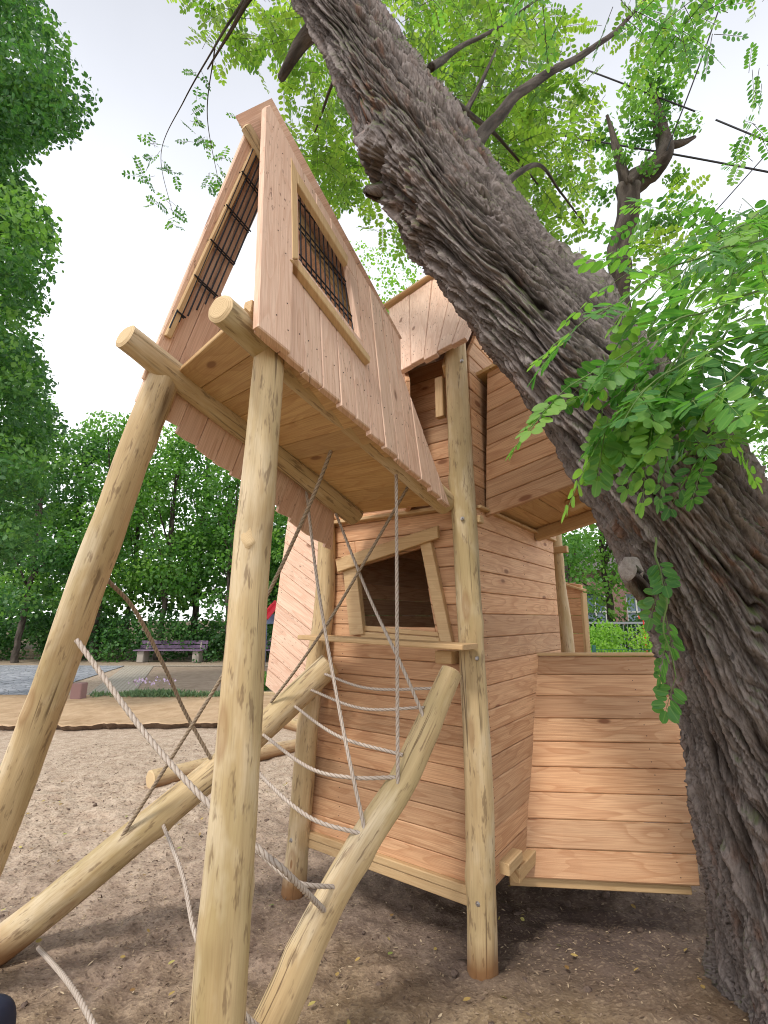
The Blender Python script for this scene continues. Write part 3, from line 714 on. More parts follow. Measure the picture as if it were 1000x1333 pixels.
# posts
def post(pts, seed, knots=5, label=None, name='post', caps=(0, 1), wob=.06):
    g = MB(); log(g, pts, seed=seed, knots=knots, caps=caps, wob=wob); o = g.build(name, [M['log'], M['end']], house)
    if label: lab(o, label)
    return o
def P4(p, r): return [p[0], p[1], p[2], r]
Mb = gnd(629, 1268, -.03)
post([P4(Mb, .068), P4(A(.424, 2.38, .8), .063), P4(A(.417, 2.385, 1.6), .061), P4(A(.405, 2.39, 2.4), .062), P4(A(.398, 2.40, 3.02), .057)], 1, 4, 'front corner post, tallest and straight', wob=.05)
Lb = gnd(382, 1165, -.03)
post([P4(Lb, .068), P4(at(399, 955, 2.97), .062), P4(at(420, 810, 2.96), .060), P4(at(425, 720, 2.96), .056), P4(at(425, 672, 2.96), .05)], 2, 4, 'left front post, flaring towards its foot', wob=.07)
post([P4(A(1.40, 3.78, -.03), .055), P4(at(740, 850, 3.72), .05), P4(at(729, 760, 3.72), .046), P4(at(723, 690, 3.72), .047), P4(at(721, 655, 3.72), .047)], 3, 4, 'thin rear post right of the right wall', wob=.05)
post([P4(Mc - e1*1.02 + e2*1.5 - UP*.03, .06), P4(Mc - e1*.98 + e2*1.5 + UP*2.9, .05)], 6, 3, 'rear left post')
post([P4(A(-.44, 1.53, -.03), .073), P4(at(303, 1050, 1.505), .066), P4(at(322, 800, 1.48), .058), P4(at(330, 700, 1.475), .0575), P4(at(337, 640, 1.455), .055), P4(at(353, 436, 1.42), .047)], 14, 4, 'right stilt under the tunnel, with a large knot at half height', name='stilt', wob=.07)
post([P4(A(-1.84, 2.33, -.03), .075), P4(at(66, 890, 2.0), .068), P4(at(128, 720, 1.88), .066), P4(at(176, 590, 1.78), .062), P4(at(214, 490, 1.73), .056)], 5, 4, 'left stilt leaning outwards from the tunnel', name='stilt', wob=.07)
# the big pale knot on the right stilt
q = at(326, 689, 1.415); nn_ = nrm((CAM-q)*A(1, 1, 0)); na = nrm(np.cross(nn_, UP)); an = np.arange(20)*math.pi/10; rr_ = 1+.12*pn(np.cos(an)*1.5, np.sin(an)*1.5, 9.1)
rgs = [[q + nn_*dz - nn_*(math.cos(a_)*sc_)**2*.016 + (na*math.cos(a_)*.029 + UP*math.sin(a_)*.050)*sc_*r_ for a_, r_ in zip(an, rr_)] for sc_, dz in ((1.35, -.014), (1.0, .002), (.75, .0), (.5, -.003))]
kv_ = [p_ for r_ in rgs for p_ in r_] + [q - nn_*.002]; kf_ = [[r_*20+i_, r_*20+(i_+1) % 20, (r_+1)*20+(i_+1) % 20, (r_+1)*20+i_] for r_ in range(3) for i_ in range(20)] + [[60+i_, 60+(i_+1) % 20, 80] for i_ in range(20)]
kb_ = [(sc_*.06, a_, .4) for sc_ in (1.35, 1, .75, .5) for a_ in an] + [(0, 0, .4)]
g = MB(); g.add(kv_, kf_, 0, kb_, True); g.build('knot', M['end'], house)
# tunnel: beams, floor, two leaning walls
b1n, b1f = at(163, 438, 1.56), at(462, 670, 2.70); b2n, b2f = at(287, 402, 1.23), at(580, 655, 2.40)
post([P4(b1n, .050), P4(at(262, 515, 1.86), .055), P4(at(370, 598, 2.22), .060), P4(b1f, .062)], 7, 3, 'left floor beam sticking out past the tunnel', name='beam', caps=(1, 1))
post([P4(b2n, .046), P4(at(380, 482, 1.55), .052), P4(at(480, 568, 1.95), .060), P4(b2f, .062)], 8, 3, 'right floor beam below the tunnel wall', name='beam', caps=(1, 1))
T0, T1, Tt = A(-.374, 1.292, 2.363), A(.331, 2.296, 2.043), A(-.483, 1.574, 3.6)
L0 = A(-.956, 1.717, 2.386); Lt = A(-.566, 1.647, 3.58)
dirT = T1 - T0
pT = Plane(T0, Tt - T0, dirT, e1)                       # right wall, boards along near edge
pW = Plane(L0, Lt - L0, dirT, -e1)
capN, capF, capL = pT.hit(353, 130), pT.hit(522, 441), pW.hit(306, 153); capG = capF + (capL-capN)*.9
wfar = capG + e1*((pW.O - capG).dot(pW.N)/e1.dot(pW.N))
TP = lambda *q: [pT.h2(*p) for p in q]
g = MB(); win = TP((388, 236), (452, 345), (469, 441), (390, 338))
far_top, far_bot = pT.hit(522, 443), pT.hit(587, 661)
nb = pT.h2(338, 428); ntp = pT.h2(347, 138)
boards(g, pT, [nb, ntp, pT.to(far_top), pT.h2(523, 484), pT.to(far_bot)], .098, .024, hole=win, studs=(.12, .62, 1.05), stag=.028, nail=.0032, seed=15)
# the wide corner board
pT2 = pT.off(.0235)
plank(g, pT2, [pT2.h2(*p) for p in ((336, 424), (379, 459), (386, 205), (352, 136), (346, 138))], .022, .004)
for (x, y) in ((368, 200), (371, 260), (372, 330), (374, 395), (375, 430), (362, 300), (360, 410)): disc(g, pT2.hit(x, y), pT2.N, .0032)
lab(g.build('wall', [M['larch2'], M['nail']], house), 'right wall of the tunnel, upright pale boards with a barred window')
g = MB(); LWo = [pW.h2(*p) for p in ((341, 256), (284, 384), (296, 425), (350, 425), (356, 300))]
far_tl = wfar; far_bl = L0 + (far_bot - T0)
wpoly = [pW.h2(181, 507), pW.h2(327, 168), pW.to(far_tl), pW.to(far_bl)]
lowL = pW.to(L0 + dirT*0.02)[0]
Lw = pW.off(0)
boards(g, pW, [(pW.h2(181, 507)[0]-.05, pW.h2(181, 507)[1]), pW.h2(322, 172), pW.to(far_tl), (pW.to(far_bl)[0]-.20, pW.to(far_bl)[1])], .10, .024, hole=LWo, studs=(.12, .62), stag=.03, seed=17)
if np.linalg.norm(wfar-capG) > .02: ruled(g, pW.hit(324, 173) + dirT*.02, wfar, capG, capL + dirT*.08 + e1*.02, 1, .02, N=-e1, seed=18)
lab(g.build('wall', [M['larch2'], M['nail']], house), 'left wall of the tunnel leaning in to the ridge')
# window trim on the right tunnel wall
g = MB(); q = pT.off(.026)
plank(g, q, [q.h2(*p) for p in ((379, 204), (387, 222), (389, 337), (381, 336))], .024, .003)
plank(g, q, [q.h2(*p) for p in ((387, 222), (388, 238), (453, 344), (454, 335))], .024, .003)
q = pT.off(.030)
plank(g, q, [q.h2(*p) for p in ((379, 337), (388, 338), (483, 465), (482, 472))], .028, .003)
lab(g.build('window_frame', M['trim'], house), 'trim boards round the barred tunnel window')
g = MB(); q = pW.off(-.05)                               # end post and rail inside the near end
bar(g, pW.hit(213, 440) - pW.N*.03, pW.hit(333, 182) - pW.N*.03, .026, .035, up=pW.N)
g.build('end_post', M['trim'], house)
g = MB(); bar(g, pW.hit(190, 497) - pW.N*.018, pW.hit(324, 176) - pW.N*.018, .05, .022, up=pW.N)
g.build('corner_board', M['larch2'], house)
def rods(mb, pl, poly, d1, sp1, d2, sp2, r=.0034):
    def cl(p, d):
        t0, t1 = -9, 9; P = poly if area(poly) > 0 else poly[::-1]
        for i in range(len(P)):
            a, b = P[i], P[(i+1) % len(P)]; nx, ny = (b[1]-a[1]), -(b[0]-a[0]); den = nx*d[0]+ny*d[1]; num = nx*(a[0]-p[0])+ny*(a[1]-p[1])
            if abs(den) < 1e-9:
                if num < 0: return None
            elif den > 0: t1 = min(t1, num/den)
            else: t0 = max(t0, num/den)
        return (t0, t1) if t1 - t0 > .01 else None
    c = (np.mean([p[0] for p in poly]), np.mean([p[1] for p in poly]))
    for d, sp_, lz, dbl in ((d1, sp1, 0, 0), (d2, sp2, -.008, 1)):
        nx, ny = -d[1], d[0]
        for k in range(-40, 41):
            for o_, l_ in (((0, 0),) if not dbl else ((0, 0), (0, .016))):
                p = (c[0]+nx*k*sp_, c[1]+ny*k*sp_); t = cl(p, d)
                if t is None: continue
                a, b = pl.up(p[0]+d[0]*t[0], p[1]+d[1]*t[0], lz+l_), pl.up(p[0]+d[0]*t[1], p[1]+d[1]*t[1], lz+l_)
                C = spline(np.array([a, b]), 2); T, N, Bn = frames(C); ph = np.arange(6)*math.pi/3
                V = C[:, None] + (N[:, None]*np.cos(ph)[None, :, None] + Bn[:, None]*np.sin(ph)[None, :, None])*r
                mb.add(V.reshape(-1, 3), gridfaces(2, 6), 0, None, True)
sl_ = nrm(A(*pT.to(T0 + dirT), 0))[:2]
g = MB(); gp = pT.off(-.03); w2 = [gp.h2(*p) for p in ((387, 228), (455, 345), (474, 452), (388, 342))]
rods(g, gp, w2, (1, 0), .030, tuple(sl_), .19)
lab(g.build('window_grid', M['black'], house), 'black welded grid in the right tunnel window')
sl2 = nrm(A(*pW.to(L0 + dirT), 0))[:2]
g = MB(); gq = pW.off(-.045); w3 = [gq.h2(*p) for p in ((220, 428), (334, 178), (345, 175), (345, 262), (285, 384))]
rods(g, gq, w3, (1, 0), .022, tuple(sl2), .17)
lab(g.build('window_grid', M['black'], house), 'black welded grid inside the left tunnel wall')
# ridge cap
NR, NL = capN, capL
NL = NR + (NL-NR)*1.0
FR = capF
g = MB(); ruled(g, NR, FR, FR + (NL-NR), NL, 1, .016, N=(0, 0, 1)); g.build('ridge_cap', [M['larch2'], M['nail']], house)
g = MB(); dk_ = nrm(FR-NR)
a_ = NL*.75+NR*.25 - UP*.05 + dk_*.02; log(g, [P4(a_, .024), P4(a_ + dk_*.9, .024)], seed=21, knots=1)
a_ = NL*.22+NR*.78 - UP*.045 + dk_*.02; log(g, [P4(a_, .022), P4(a_ + dk_*.9, .022)], seed=22, knots=1)
g.build_each('ridge_pole', [M['log'], M['end']], house)
# tunnel floor boards across the beams
up1 = A(0, 0, .062)
g = MB(); c1, c2 = at(206, 446, 1.70) + UP*.0, b2n*.93 + b2f*.07
fn = nrm(np.cross(b2f-b2n, b1f-b1n)); fn = fn if fn[2] > 0 else -fn
Bn1, Bf1, Bn2, Bf2 = b1n*.86+b1f*.14, b1f, b2n*.97+b2f*.03, b2f
ex = nrm(Bn1-Bn2)*.05
ruled(g, Bn1 + fn*.06 + ex, Bf1 + fn*.075 + ex, Bf2 + fn*.072 + ex*.5, Bn2 + fn*.055 + ex*.5, 11, .028, N=-fn, seed=41)
lab(g.build('floor', [M['larch3'], M['nail']], house), 'honey coloured floor boards laid across the tunnel beams')
g = MB(); q0 = at(325, 398, 1.33); bar(g, q0 - e1*.01, q0 - e1*.04 + e2*.22 - UP*.02, .035, .05); g.build_each('floor_joist', M['trim'], house)
# tilted oriel box on the right wall
O = pG.hit(632, 673); a1 = nrm(e1 + UP*.225)
pH = Plane(O, a1, np.cross(e2, a1) if np.cross(e2, a1)[2] > 0 else -np.cross(e2, a1), -e2)
uL = .70
g = MB(); hTL = pH.h2(634, 484)
boards(g, pH, [(0, 0), (uL, 0), (uL+.03, hTL[1]), (hTL[0], hTL[1])], .095, .024, studs=(.02, .5), seed=51)
lab(g.build('wall', mats, house), 'tilted front of the small oriel box behind the tree')
pH2 = Plane(O + a1*uL, e2, pH.V, e1)
g = MB(); boards(g, pH2, [(0.03, 0), (.8, 0), (.8, .78), (.03, .78)], .095, .024, seed=52); g.build('wall', mats, house)
pH3 = Plane(O + e2*.8, a1, pH.V, e2)
g = MB(); boards(g, pH3, [(0, 0), (uL, 0), (uL, .78), (0, .78)], .095, .024, seed=53); g.build('wall', mats, house)
pH4 = Plane(O - pH.V*.004 + e2*.028, e2, a1, -UP)
g = MB(); boards(g, Plane(O + pH.V*.05 + e2*.028, e2, a1, -UP), [(0, 0), (.74, 0), (.74, uL), (0, uL)], .12, .024, seed=54)
lab(g.build('floor', [M['larch3'], M['nail']], house), 'underside of the oriel box')
g = MB(); bar(g, O + e2*.80 + UP*.01, O + e2*.80 + a1*uL*1.05 + UP*.01, .06, .075); bar(g, O + e2*.42 + a1*.33 + UP*.02, O + e2*.42 + a1*.45 + UP*.03, .09, .05); g.build_each('floor_joist', M['trim'], house)
g = MB(); pt = Plane(O + pH.V*(hTL[1]+.012), e2, a1, UP); boards(g, pt, [(-.03, -.02), (.82, -.02), (.82, uL+.04), (-.03, uL+.04)], .3, .022, seed=55)
lab(g.build('roof', [M['larch3'], M['nail']], house), 'flat lid of the oriel box')
g = MB(); q0 = pG.up(.012, 2.0, .03); q0 = pG.hit(621, 677); bar(g, q0 - e2*.03, q0 + e2*.02, .06, .04); q0 = at(725, 716, 3.62); bar(g, q0 - e1*.05, q0+e1*.08, .05, .05); g.build_each('cleat', M['trim'], house)
# lean-out parapet panel right of the right wall
BL, BR_, TR_, TL = at(666, 1142, 2.71), at(912, 1154, 2.60), at(884, 854, 3.0), at(685, 854, 3.07)
pP = Plane(BL, BR_-BL, TL-BL, (0, -1, .3))
PP = [pP.to(x) for x in (BL, pP.hit(912, 1154), pP.hit(880, 854), TL)]
g = MB(); boards(g, pP, PP, .124, .026, studs=(.05, .80), seed=61, nail=.003)
lab(g.build('wall', mats, house), 'slanted parapet panel of wide boards beside the tree')
g = MB(); bar(g, TL + UP*.010 + A(0, .01, 0) - A(.0, .0, 0), pP.hit(880, 854) + UP*.010 + A(.02, .01, 0), .055, .018); bar(g, BL - UP*.03 + A(.0, .05, 0), pP.hit(905, 1154) - UP*.03 + A(0, .05, 0), .05, .04)
bar(g, TL + A(.02, .06, -.06), BL + A(.02, .06, .02), .05, .05, up=(0, 1, 0)); bar(g, pP.hit(878, 860) + A(-.03, .06, -.03), pP.hit(905, 1150) + A(-.03, .06, .02), .05, .05, up=(0, 1, 0))
g.build_each('parapet_frame', M['trim'], house)
q1, q2 = TL + A(0, .03, 0), BL + A(0, .03, 0)
pdk = Plane(BL + UP*.03 + A(.03, .10, 0), (BR_-BL)*A(1, 1, 0), (0, 1, 0), UP); g = MB(); boards(g, pdk, [(0, 0), (.80, 0), (.95, 1.2), (.5, 1.2)], .11, .028, seed=64); lab(g.build('floor', [M['larch3'], M['nail']], house), 'deck behind the parapet panel')
pQ = Plane(at(790, 856, 4.4), e1, UP, -e2)
# rear parapet seen between the rear post and the tree
Qa, Qb = at(722, 760, 4.35), at(762, 770, 4.15); d_ = (Qb-Qa)
pQ = Plane(Qa*1.0, d_*A(1, 1, 0), UP, (0, -1, 0)); L_ = np.linalg.norm(d_[:2])
g = MB(); boards(g, pQ, [(-.1, -.75), (L_-.02, -.75), (L_-.03, -.02), (-.1, .05)], .155, .024, seed=71); lab(g.build('wall', mats, house), 'small rear parapet behind the thin post')
g = MB(); bar(g, Qa + UP*.03 - d_*.3, Qb + UP*.01, .06, .02); bar(g, Qb - UP*.0 + A(-.01, .02, -.01), Qb + A(-.03, .02, -.95), .04, .05, up=(0, 1, 0)); bar(g, Qb+A(-.03, .02, -.95), Qb+A(-.05, .02, -1.6)-A(0, 0, 1.55), .06, .06, up=(0, 1, 0)); g.build_each('parapet_frame', M['trim'], house)
# pale flared wing on the left
g = MB(); wTL, wTR, wBR, wBL = at(380, 636, 3.75), at(447, 676, 3.22), at(452, 985, 3.16), at(345, 892, 3.52)
ruled(g, wTL, wBL, wBR, wTR, 13, .024, N=(-.5, -1, 0), seed=81, nails=(.06,))
lab(g.build('wall', [M['larch2'], M['nail']], house), 'pale flared wing wall behind the left front post')
g = MB(); bar(g, wTL + A(.02, .03, 0), wBL + A(.02, .03, 0), .04, .04, up=(0, 1, 0)); g.build('wing_frame', M['larch2'], house)
# bolts
for (x, y, Y_, N_) in ((602, 675, 2.318, -e2), (621, 857, 2.31, -e2), (622, 1177, 2.315, -e2), (601, 470, 2.33, -e2), (379, 1094, 2.905, -e2), (416, 695, 2.9, -e2), (251, 490, 1.77, A(-.3, -.9, -.3))):
    g = MB(); c_ = at(x, y, Y_); disc(g, c_, N_, .011, 0, .004, 10); disc(g, c_ + nrm(N_)*.004, N_, .006, 0, .006, 6); g.build('bolt', M['steel'], house)

# ------------------------------------------------------------------ climbing logs and rope net
LA = [P4(A(-2.15, 2.45, -.20), .078), P4(A(-1.78, 2.56, .03), .078), P4(at(150, 1112, 2.62), .076), P4(at(300, 985, 2.75), .074), P4(at(430, 864, 2.80), .072)]
LB = [P4(gnd(300, 1425, -.12), .070), P4(att(361, 1322, 1.62), .066), P4(att(413, 1211, 1.70), .062), P4(att(476, 1099, 1.80), .058), P4(att(522, 1024, 1.91), .056), P4(att(544, 975, 2.0), .057), P4(att(588, 874, 2.17), .049)]
g = MB(); log(g, LA, seed=31, knots=4, wob=.05)
tag(g.build('climbing_log', [M['log'], M['end']], None, A(-1.78, 2.56, 0)), 'leaning peeled log rising from lower left behind the knotted stilt to the ledge', 'log', 'leaning climbing logs')
g = MB(); log(g, LB, seed=34, knots=5, wob=.10)
tag(g.build('climbing_log', [M['log'], M['end']], None, A(-.4, 1.7, 0)), 'crooked peeled log leaning from the bottom edge up to the bracket under the ledge', 'log', 'leaning climbing logs')
def on(px, py, P, back=.6):
    """where the sight line meets a log: the point on the log's axis nearest the ray, pulled out to its near surface"""
    S = spline(np.array(P), 120); d = nrm(ray(px, py)); q = S[:, :3]-CAM; t = q.dot(d); e_ = np.linalg.norm(q - t[:, None]*d, axis=1); i_ = int(np.argmin(e_))
    return CAM + d*(t[i_] - S[i_, 3]*back)
B1 = [P4(b1n, .05), P4(b1f, .062)]; B2 = [P4(b2n, .046), P4(b2f, .062)]
SL = [P4(A(-1.84, 2.33, -.03), .075), P4(at(66, 890, 2.0), .068), P4(at(128, 720, 1.88), .066), P4(at(214, 490, 1.73), .056)]
net = empty('rope_net', (-.5, 2.2, 0), 'pale twisted ropes strung between tunnel, leaning logs and ledge', 'rope net')
fl = lambda x, y, Y_: at(x, y, Y_)
R_ = [
 ([fl(443, 556, 2.02), at(404, 655, 2.12), at(347, 777, 2.33), at(292, 876, 2.45), at(215, 1000, 2.52), on(150, 1103, LA)], 'rope2', .010),
 ([fl(399, 640, 2.42), at(415, 770, 2.30), at(445, 940, 2.12), on(476, 1086, LB)], 'rope', .0085),
 ([fl(434, 660, 2.60), at(480, 775, 2.42), at(520, 860, 2.22), on(553, 936, LB)], 'rope', .0085),
 ([fl(516, 618, 2.08), on(518, 1024, LB)], 'rope', .0085),
 ([fl(531, 634, 2.28), at(440, 790, 2.5), at(390, 865, 2.6), on(353, 914, LA)], 'rope2', .0085),
 ([on(419, 876, LA), at(480, 896, 2.45), on(572, 896, LB)], 'rope', .0075),
 ([on(402, 897, LA), at(470, 922, 2.36), on(553, 921, LB)], 'rope', .0075),
 ([on(382, 918, LA), at(440, 958, 2.3), on(525, 983, LB)], 'rope', .008),
 ([on(341, 955, LA), at(400, 998, 2.25), at(455, 1012, 2.1), on(515, 1012, LB)], 'rope', .0085),
 ([on(312, 975, LA), at(350, 1020, 2.3), at(405, 1065, 2.08), on(472, 1086, LB)], 'rope', .0085),
 ([at(100, 833, 1.86), at(190, 956, 1.80), at(270, 1045, 1.72), at(340, 1108, 1.70), at(372, 1135, 1.68), on(424, 1187, LB)], 'rope', .0105),
 ([at(300, 1075, 1.95), at(340, 1112, 1.9), at(385, 1148, 1.86), on(440, 1155, LB)], 'rope', .0085),
 ([on(213, 1075, LA, 1.0), at(238, 1140, 2.25), at(256, 1222, 2.0), at(300, 1300, 1.85), on(352, 1352, LB)], 'rope', .0095),
 ([on(50, 1234, LA, 1.0), at(90, 1280, 2.0), at(128, 1345, 1.75), at(200, 1480, 1.5)], 'rope', .0095),
 ([at(139, 754, 2.0), at(176, 795, 2.2), at(215, 870, 2.45), at(240, 925, 2.6), on(274, 987, LA)], 'rope2', .010),
]
for k, (pts, mt, r_) in enumerate(R_):
    g = MB(); rope(g, pts, r_*.88, sag=.0, seed=k); g.build('rope', M[mt], net)
# ------------------------------------------------------------------ leaves
def rdir(n): v = rng.normal(size=(n, 3)); return v/np.linalg.norm(v, axis=1)[:, None]
OV = [(0, 0, 0), (.30, .12, .02), (.47, .35, .05), (.50, .58, .05), (.36, .84, .03), (0, 1, 0), (-.36, .84, .03), (-.50, .58, .05), (-.47, .35, .05), (-.30, .12, .02)]
def leaflets(name, P, D, N_, L, W, mat, par, rnd, fine=True):
    D = D/np.linalg.norm(D, axis=1)[:, None]; S = np.cross(D, N_); S /= np.linalg.norm(S, axis=1)[:, None]+1e-9; U = np.cross(S, D)
    n = len(P); L = np.broadcast_to(L, n)[:, None]; W = np.broadcast_to(W, n)[:, None]
    V = np.stack([P + S*W*a + D*L*b_ + U*L*c_ for a, b_, c_ in OV], 1); B = np.zeros((n, 10, 3)); B[..., 0] = [t[0] for t in OV]; B[..., 1] = [t[1] for t in OV]; B[..., 2] = np.clip(rnd, 0, 1)[:, None]
    base = np.arange(n)[:, None, None]*10
    F_ = (base + np.array([[0, 1, 2, 5], [2, 3, 4, 5], [0, 5, 8, 9], [8, 5, 6, 7]])[None]).reshape(-1, 4)
    return fastmesh(name, V.reshape(-1, 3), F_, B.reshape(-1, 3), mat, par)
def compound(bases, dirs, ups, Ls, pairs=7, ll=.042, droop=.35):
    """pinnate leaves: returns arrays of leaflet base, direction, normal, size factor, random, and stalk curves"""
    PB, PD, PN, PS, PR, ST = [], [], [], [], [], []
    for b, d, u, L in zip(bases, dirs, ups, Ls):
        d = nrm(d); s = nrm(np.cross(d, u)); u = np.cross(s, d); rv = random.random()
        pts = [b]; dirn = d.copy(); n = max(2, min(pairs + random.randint(-1, 2), int(L/(.0205 if pairs == 6 and L < .3 else .01)))); stp = L/(n+1)
        for k in range(n+1):
            dirn = nrm(dirn - UP*droop*stp*3.2); pts.append(pts[-1] + dirn*stp)
            uu = np.cross(s, dirn)
            if k >= 1:
                f = .72 + .28*math.sin(math.pi*(k+.6)/(n+1.3))
                for sg in (-1, 1):
                    ld = nrm(s*sg + dirn*random.uniform(.15, .55) - UP*random.uniform(.0, .4) + rng.normal(size=3)*.12)
                    PB.append(pts[-1] + s*sg*.004); PD.append(ld); PN.append(uu + rng.normal(size=3)*.22); PS.append(f*random.uniform(.85, 1.12)); PR.append(rv*.75 + random.random()*.25)
        PB.append(pts[-1]); PD.append(dirn); PN.append(np.cross(s, dirn)); PS.append(.95); PR.append(rv); ST.append(pts)
    return tuple(map(np.array, (PB, PD, PN, PS, PR))) + (ST,)
def tubes(mb, curves, r0, r1, seg=5, mat=0):
    for c_ in curves:
        C = np.array(c_); n = len(C); T, N, Bn = frames(C); ph = np.arange(seg)*2*math.pi/seg; R = np.linspace(r0, r1, n)[:, None, None]
        V = C[:, None] + (N[:, None]*np.cos(ph)[None, :, None] + Bn[:, None]*np.sin(ph)[None, :, None])*R
        mb.add(V.reshape(-1, 3), gridfaces(n, seg), mat, None, True)
def limb(mb, P, seg=12, step=.05, seed=0, rough=.12):
    mb.marks.append((len(mb.v), len(mb.f), mb.n))
    P = np.asarray(P, float); L = np.sum(np.linalg.norm(np.diff(P[:, :3], axis=0), axis=1)); n = max(5, int(L/step)); S = spline(P, n)
    C, R = S[:, :3], S[:, 3]; T, N, Bn = frames(C); s = np.linspace(0, L, n); C = C + N*(pn(s*2+seed, 3.3, 1.1)*R*.6)[:, None] + Bn*(pn(s*2+seed, 9.3, 4.1)*R*.6)[:, None]
    ph = np.arange(seg)*2*math.pi/seg; S2, PH = np.meshgrid(s, ph, indexing='ij')
    h = fbm(np.cos(PH)*2.5+seed, np.sin(PH)*2.5, S2*3, 2); rr = R[:, None]*(1+rough*h)
    V = C[:, None] + (N[:, None]*np.cos(PH)[..., None] + Bn[:, None]*np.sin(PH)[..., None])*rr[..., None]
    B = np.stack([S2, PH*R[:, None], np.clip(.5+h, 0, 1)], -1)
    Vc = np.vstack([V.reshape(-1, 3), C[0], C[-1] + T[-1]*R[-1]*.25]); Bc = np.vstack([B.reshape(-1, 3), [0, 0, .6], [L, 0, .6]]); k0 = n*seg; e0 = (n-1)*seg
    mb.add(Vc, gridfaces(n, seg) + [[(i+1) % seg, i, k0] for i in range(seg)] + [[e0+i, e0+(i+1) % seg, k0+1] for i in range(seg)], 0, Bc, True)

# ------------------------------------------------------------------ the big leaning black locust
tree = empty('black_locust_tree', (1.65, 2.18, 0), 'huge leaning tree with deeply furrowed twisted bark across the right side', 'tree')
path = [[1.86, 2.46, -.45, .46], [1.80, 2.26, .0, .37]]
for (x, y, t, r) in ((1012, 1000, 1.78, .275), (975, 870, 1.75, .270), (932, 750, 1.74, .265), (880, 655, 1.74, .250), (826, 575, 1.76, .232), (750, 482, 1.82, .205), (684, 400, 1.90, .195), (634, 338, 1.95, .198), (585, 266, 2.03, .200), (545, 194, 2.12, .190), (506, 130, 2.2, .170), (462, 50, 2.32, .145), (400, -50, 2.5, .150), (340, -130, 2.8, .14), (290, -180, 3.2, .13)):
    path.append([*att(x, y, t), r])
ns, nr = 460, 1250
S = spline(np.array(path), nr); C, R = S[:, :3], S[:, 3]; T, N, Bn = frames(C)
seglen = np.linalg.norm(np.diff(C, axis=0), axis=1); s = np.concatenate([[0], np.cumsum(seglen)])
ph = np.arange(ns)*2*math.pi/ns
S2, PH = np.meshgrid(s, ph, indexing='ij'); R2_ = R[:, None]*np.ones_like(S2)
tw = PH + S2*.55
wx = .10*fbm(np.cos(PH)*2, np.sin(PH)*2, S2*3.0, 2); cx, cy = np.cos(tw)*1.0, np.sin(tw)*1.0
def groove(fa, fs, tws, wz, sd, wd):
    n_ = pn(np.cos(tw+tws*S2+wx*wz)*fa+sd, np.sin(tw+tws*S2+wx*wz)*fa, S2*fs+sd*5)
    return np.clip(np.abs(n_)/wd, 0, 1)
wx = .075*fbm(np.cos(PH)*2, np.sin(PH)*2, S2*2.2, 3)
ra = groove(4.6, 1.15, .30, 1.3, 3.1, .26); rb = groove(7.2, 1.5, -.28, 1.3, 9.7, .30); rc = groove(12, 2.4, .12, 1.8, 5.3, .40); rd_ = groove(26, 4.5, .1, 2, 7.7, .5)
hh = pn(np.cos(tw)*5+2, np.sin(tw)*5, S2*3)*.5+.5
h = ra**.6*.34 + rb**.6*.30 + rc**.8*.26*(.5+hh) + rd_*.16*(.5+hh)
fq = S2*4.2 + 2.6*pn(np.cos(tw)*5.5, np.sin(tw)*5.5, S2*1.3) + 1.2*pn(np.cos(tw)*13, np.sin(tw)*13, S2*2)
flake = fq - np.floor(fq); flk = np.clip(flake, 0, 1)*np.clip((1-flake)*14, 0, 1)
fq2 = S2*9 + 2.2*pn(np.cos(tw)*12+5, np.sin(tw)*12, S2*2.3); f2 = fq2-np.floor(fq2); f2 = f2*np.clip((1-f2)*10, 0, 1)
h = h*(.74 + .22*flk + .14*f2)
h = np.clip(h*(.82+.3*hh), 0, 1.15)
shred = pn(np.cos(tw)*30, np.sin(tw)*30, S2*9)*(.4+h)
big = fbm(np.cos(PH)*1.3+4, np.sin(PH)*1.3, S2*1.1, 2)
flute = np.cos(tw*5 + 1.2*pn(S2*1.2, 1, 1))*.5
rad = R2_*(1 + .09*big + .04*flute) + .074*(h-.56) + .007*shred
base_fl = np.exp(-np.clip(S2-.3, 0, 9)/.28)*.10*(1+np.cos(PH*5+1)); rad += base_fl*.8
V = C[:, None] + (N[:, None]*np.cos(PH)[..., None] + Bn[:, None]*np.sin(PH)[..., None])*rad[..., None]
V = V.reshape(-1, 3); Vn = ((V.reshape(nr, ns, 3)-C[:, None])/rad[..., None]).reshape(-1, 3)
def bulge(px, py, t, sz, amt, sharp=2):
    p = att(px, py, t); d = np.linalg.norm(V-p, axis=1)/sz; V[:] += Vn*(amt*np.exp(-d**sharp))[:, None]
bulge(494, 200, 2.02, .10, .11); bulge(498, 250, 1.98, .07, .085); bulge(530, 300, 1.95, .14, .03)
bulge(760, 400, 1.85, .12, .07); bulge(845, 765, 1.55, .07, .02); bulge(690, 300, 2.0, .1, .04)
bulge(500, 240, 1.90, .045, -.06)
mk = sum(np.exp(-(np.linalg.norm(V-att(*p), axis=1)/q_)**2) for p, q_ in (((495, 215, 1.93), .2), ((490, 265, 1.95), .12), ((520, 300, 1.9), .14), ((770, 395, 1.85), .14)))
V[:] += Vn*(np.clip(mk, 0, 1)*(.020*(1-np.abs(fbm(V[:, 0]*11, V[:, 1]*11, V[:, 2]*11, 3))*1.6) + .008*pn(V[:, 0]*55, V[:, 1]*55, V[:, 2]*30)))[:, None]
B = np.stack([S2, tw*R2_, np.clip(h, 0, 1)], -1).reshape(-1, 3)
Ff = np.array(gridfaces(nr, ns))
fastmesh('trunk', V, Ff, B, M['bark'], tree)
def tr_at(px, py, back=0.0): return on(px, py, path, back)
g = MB()
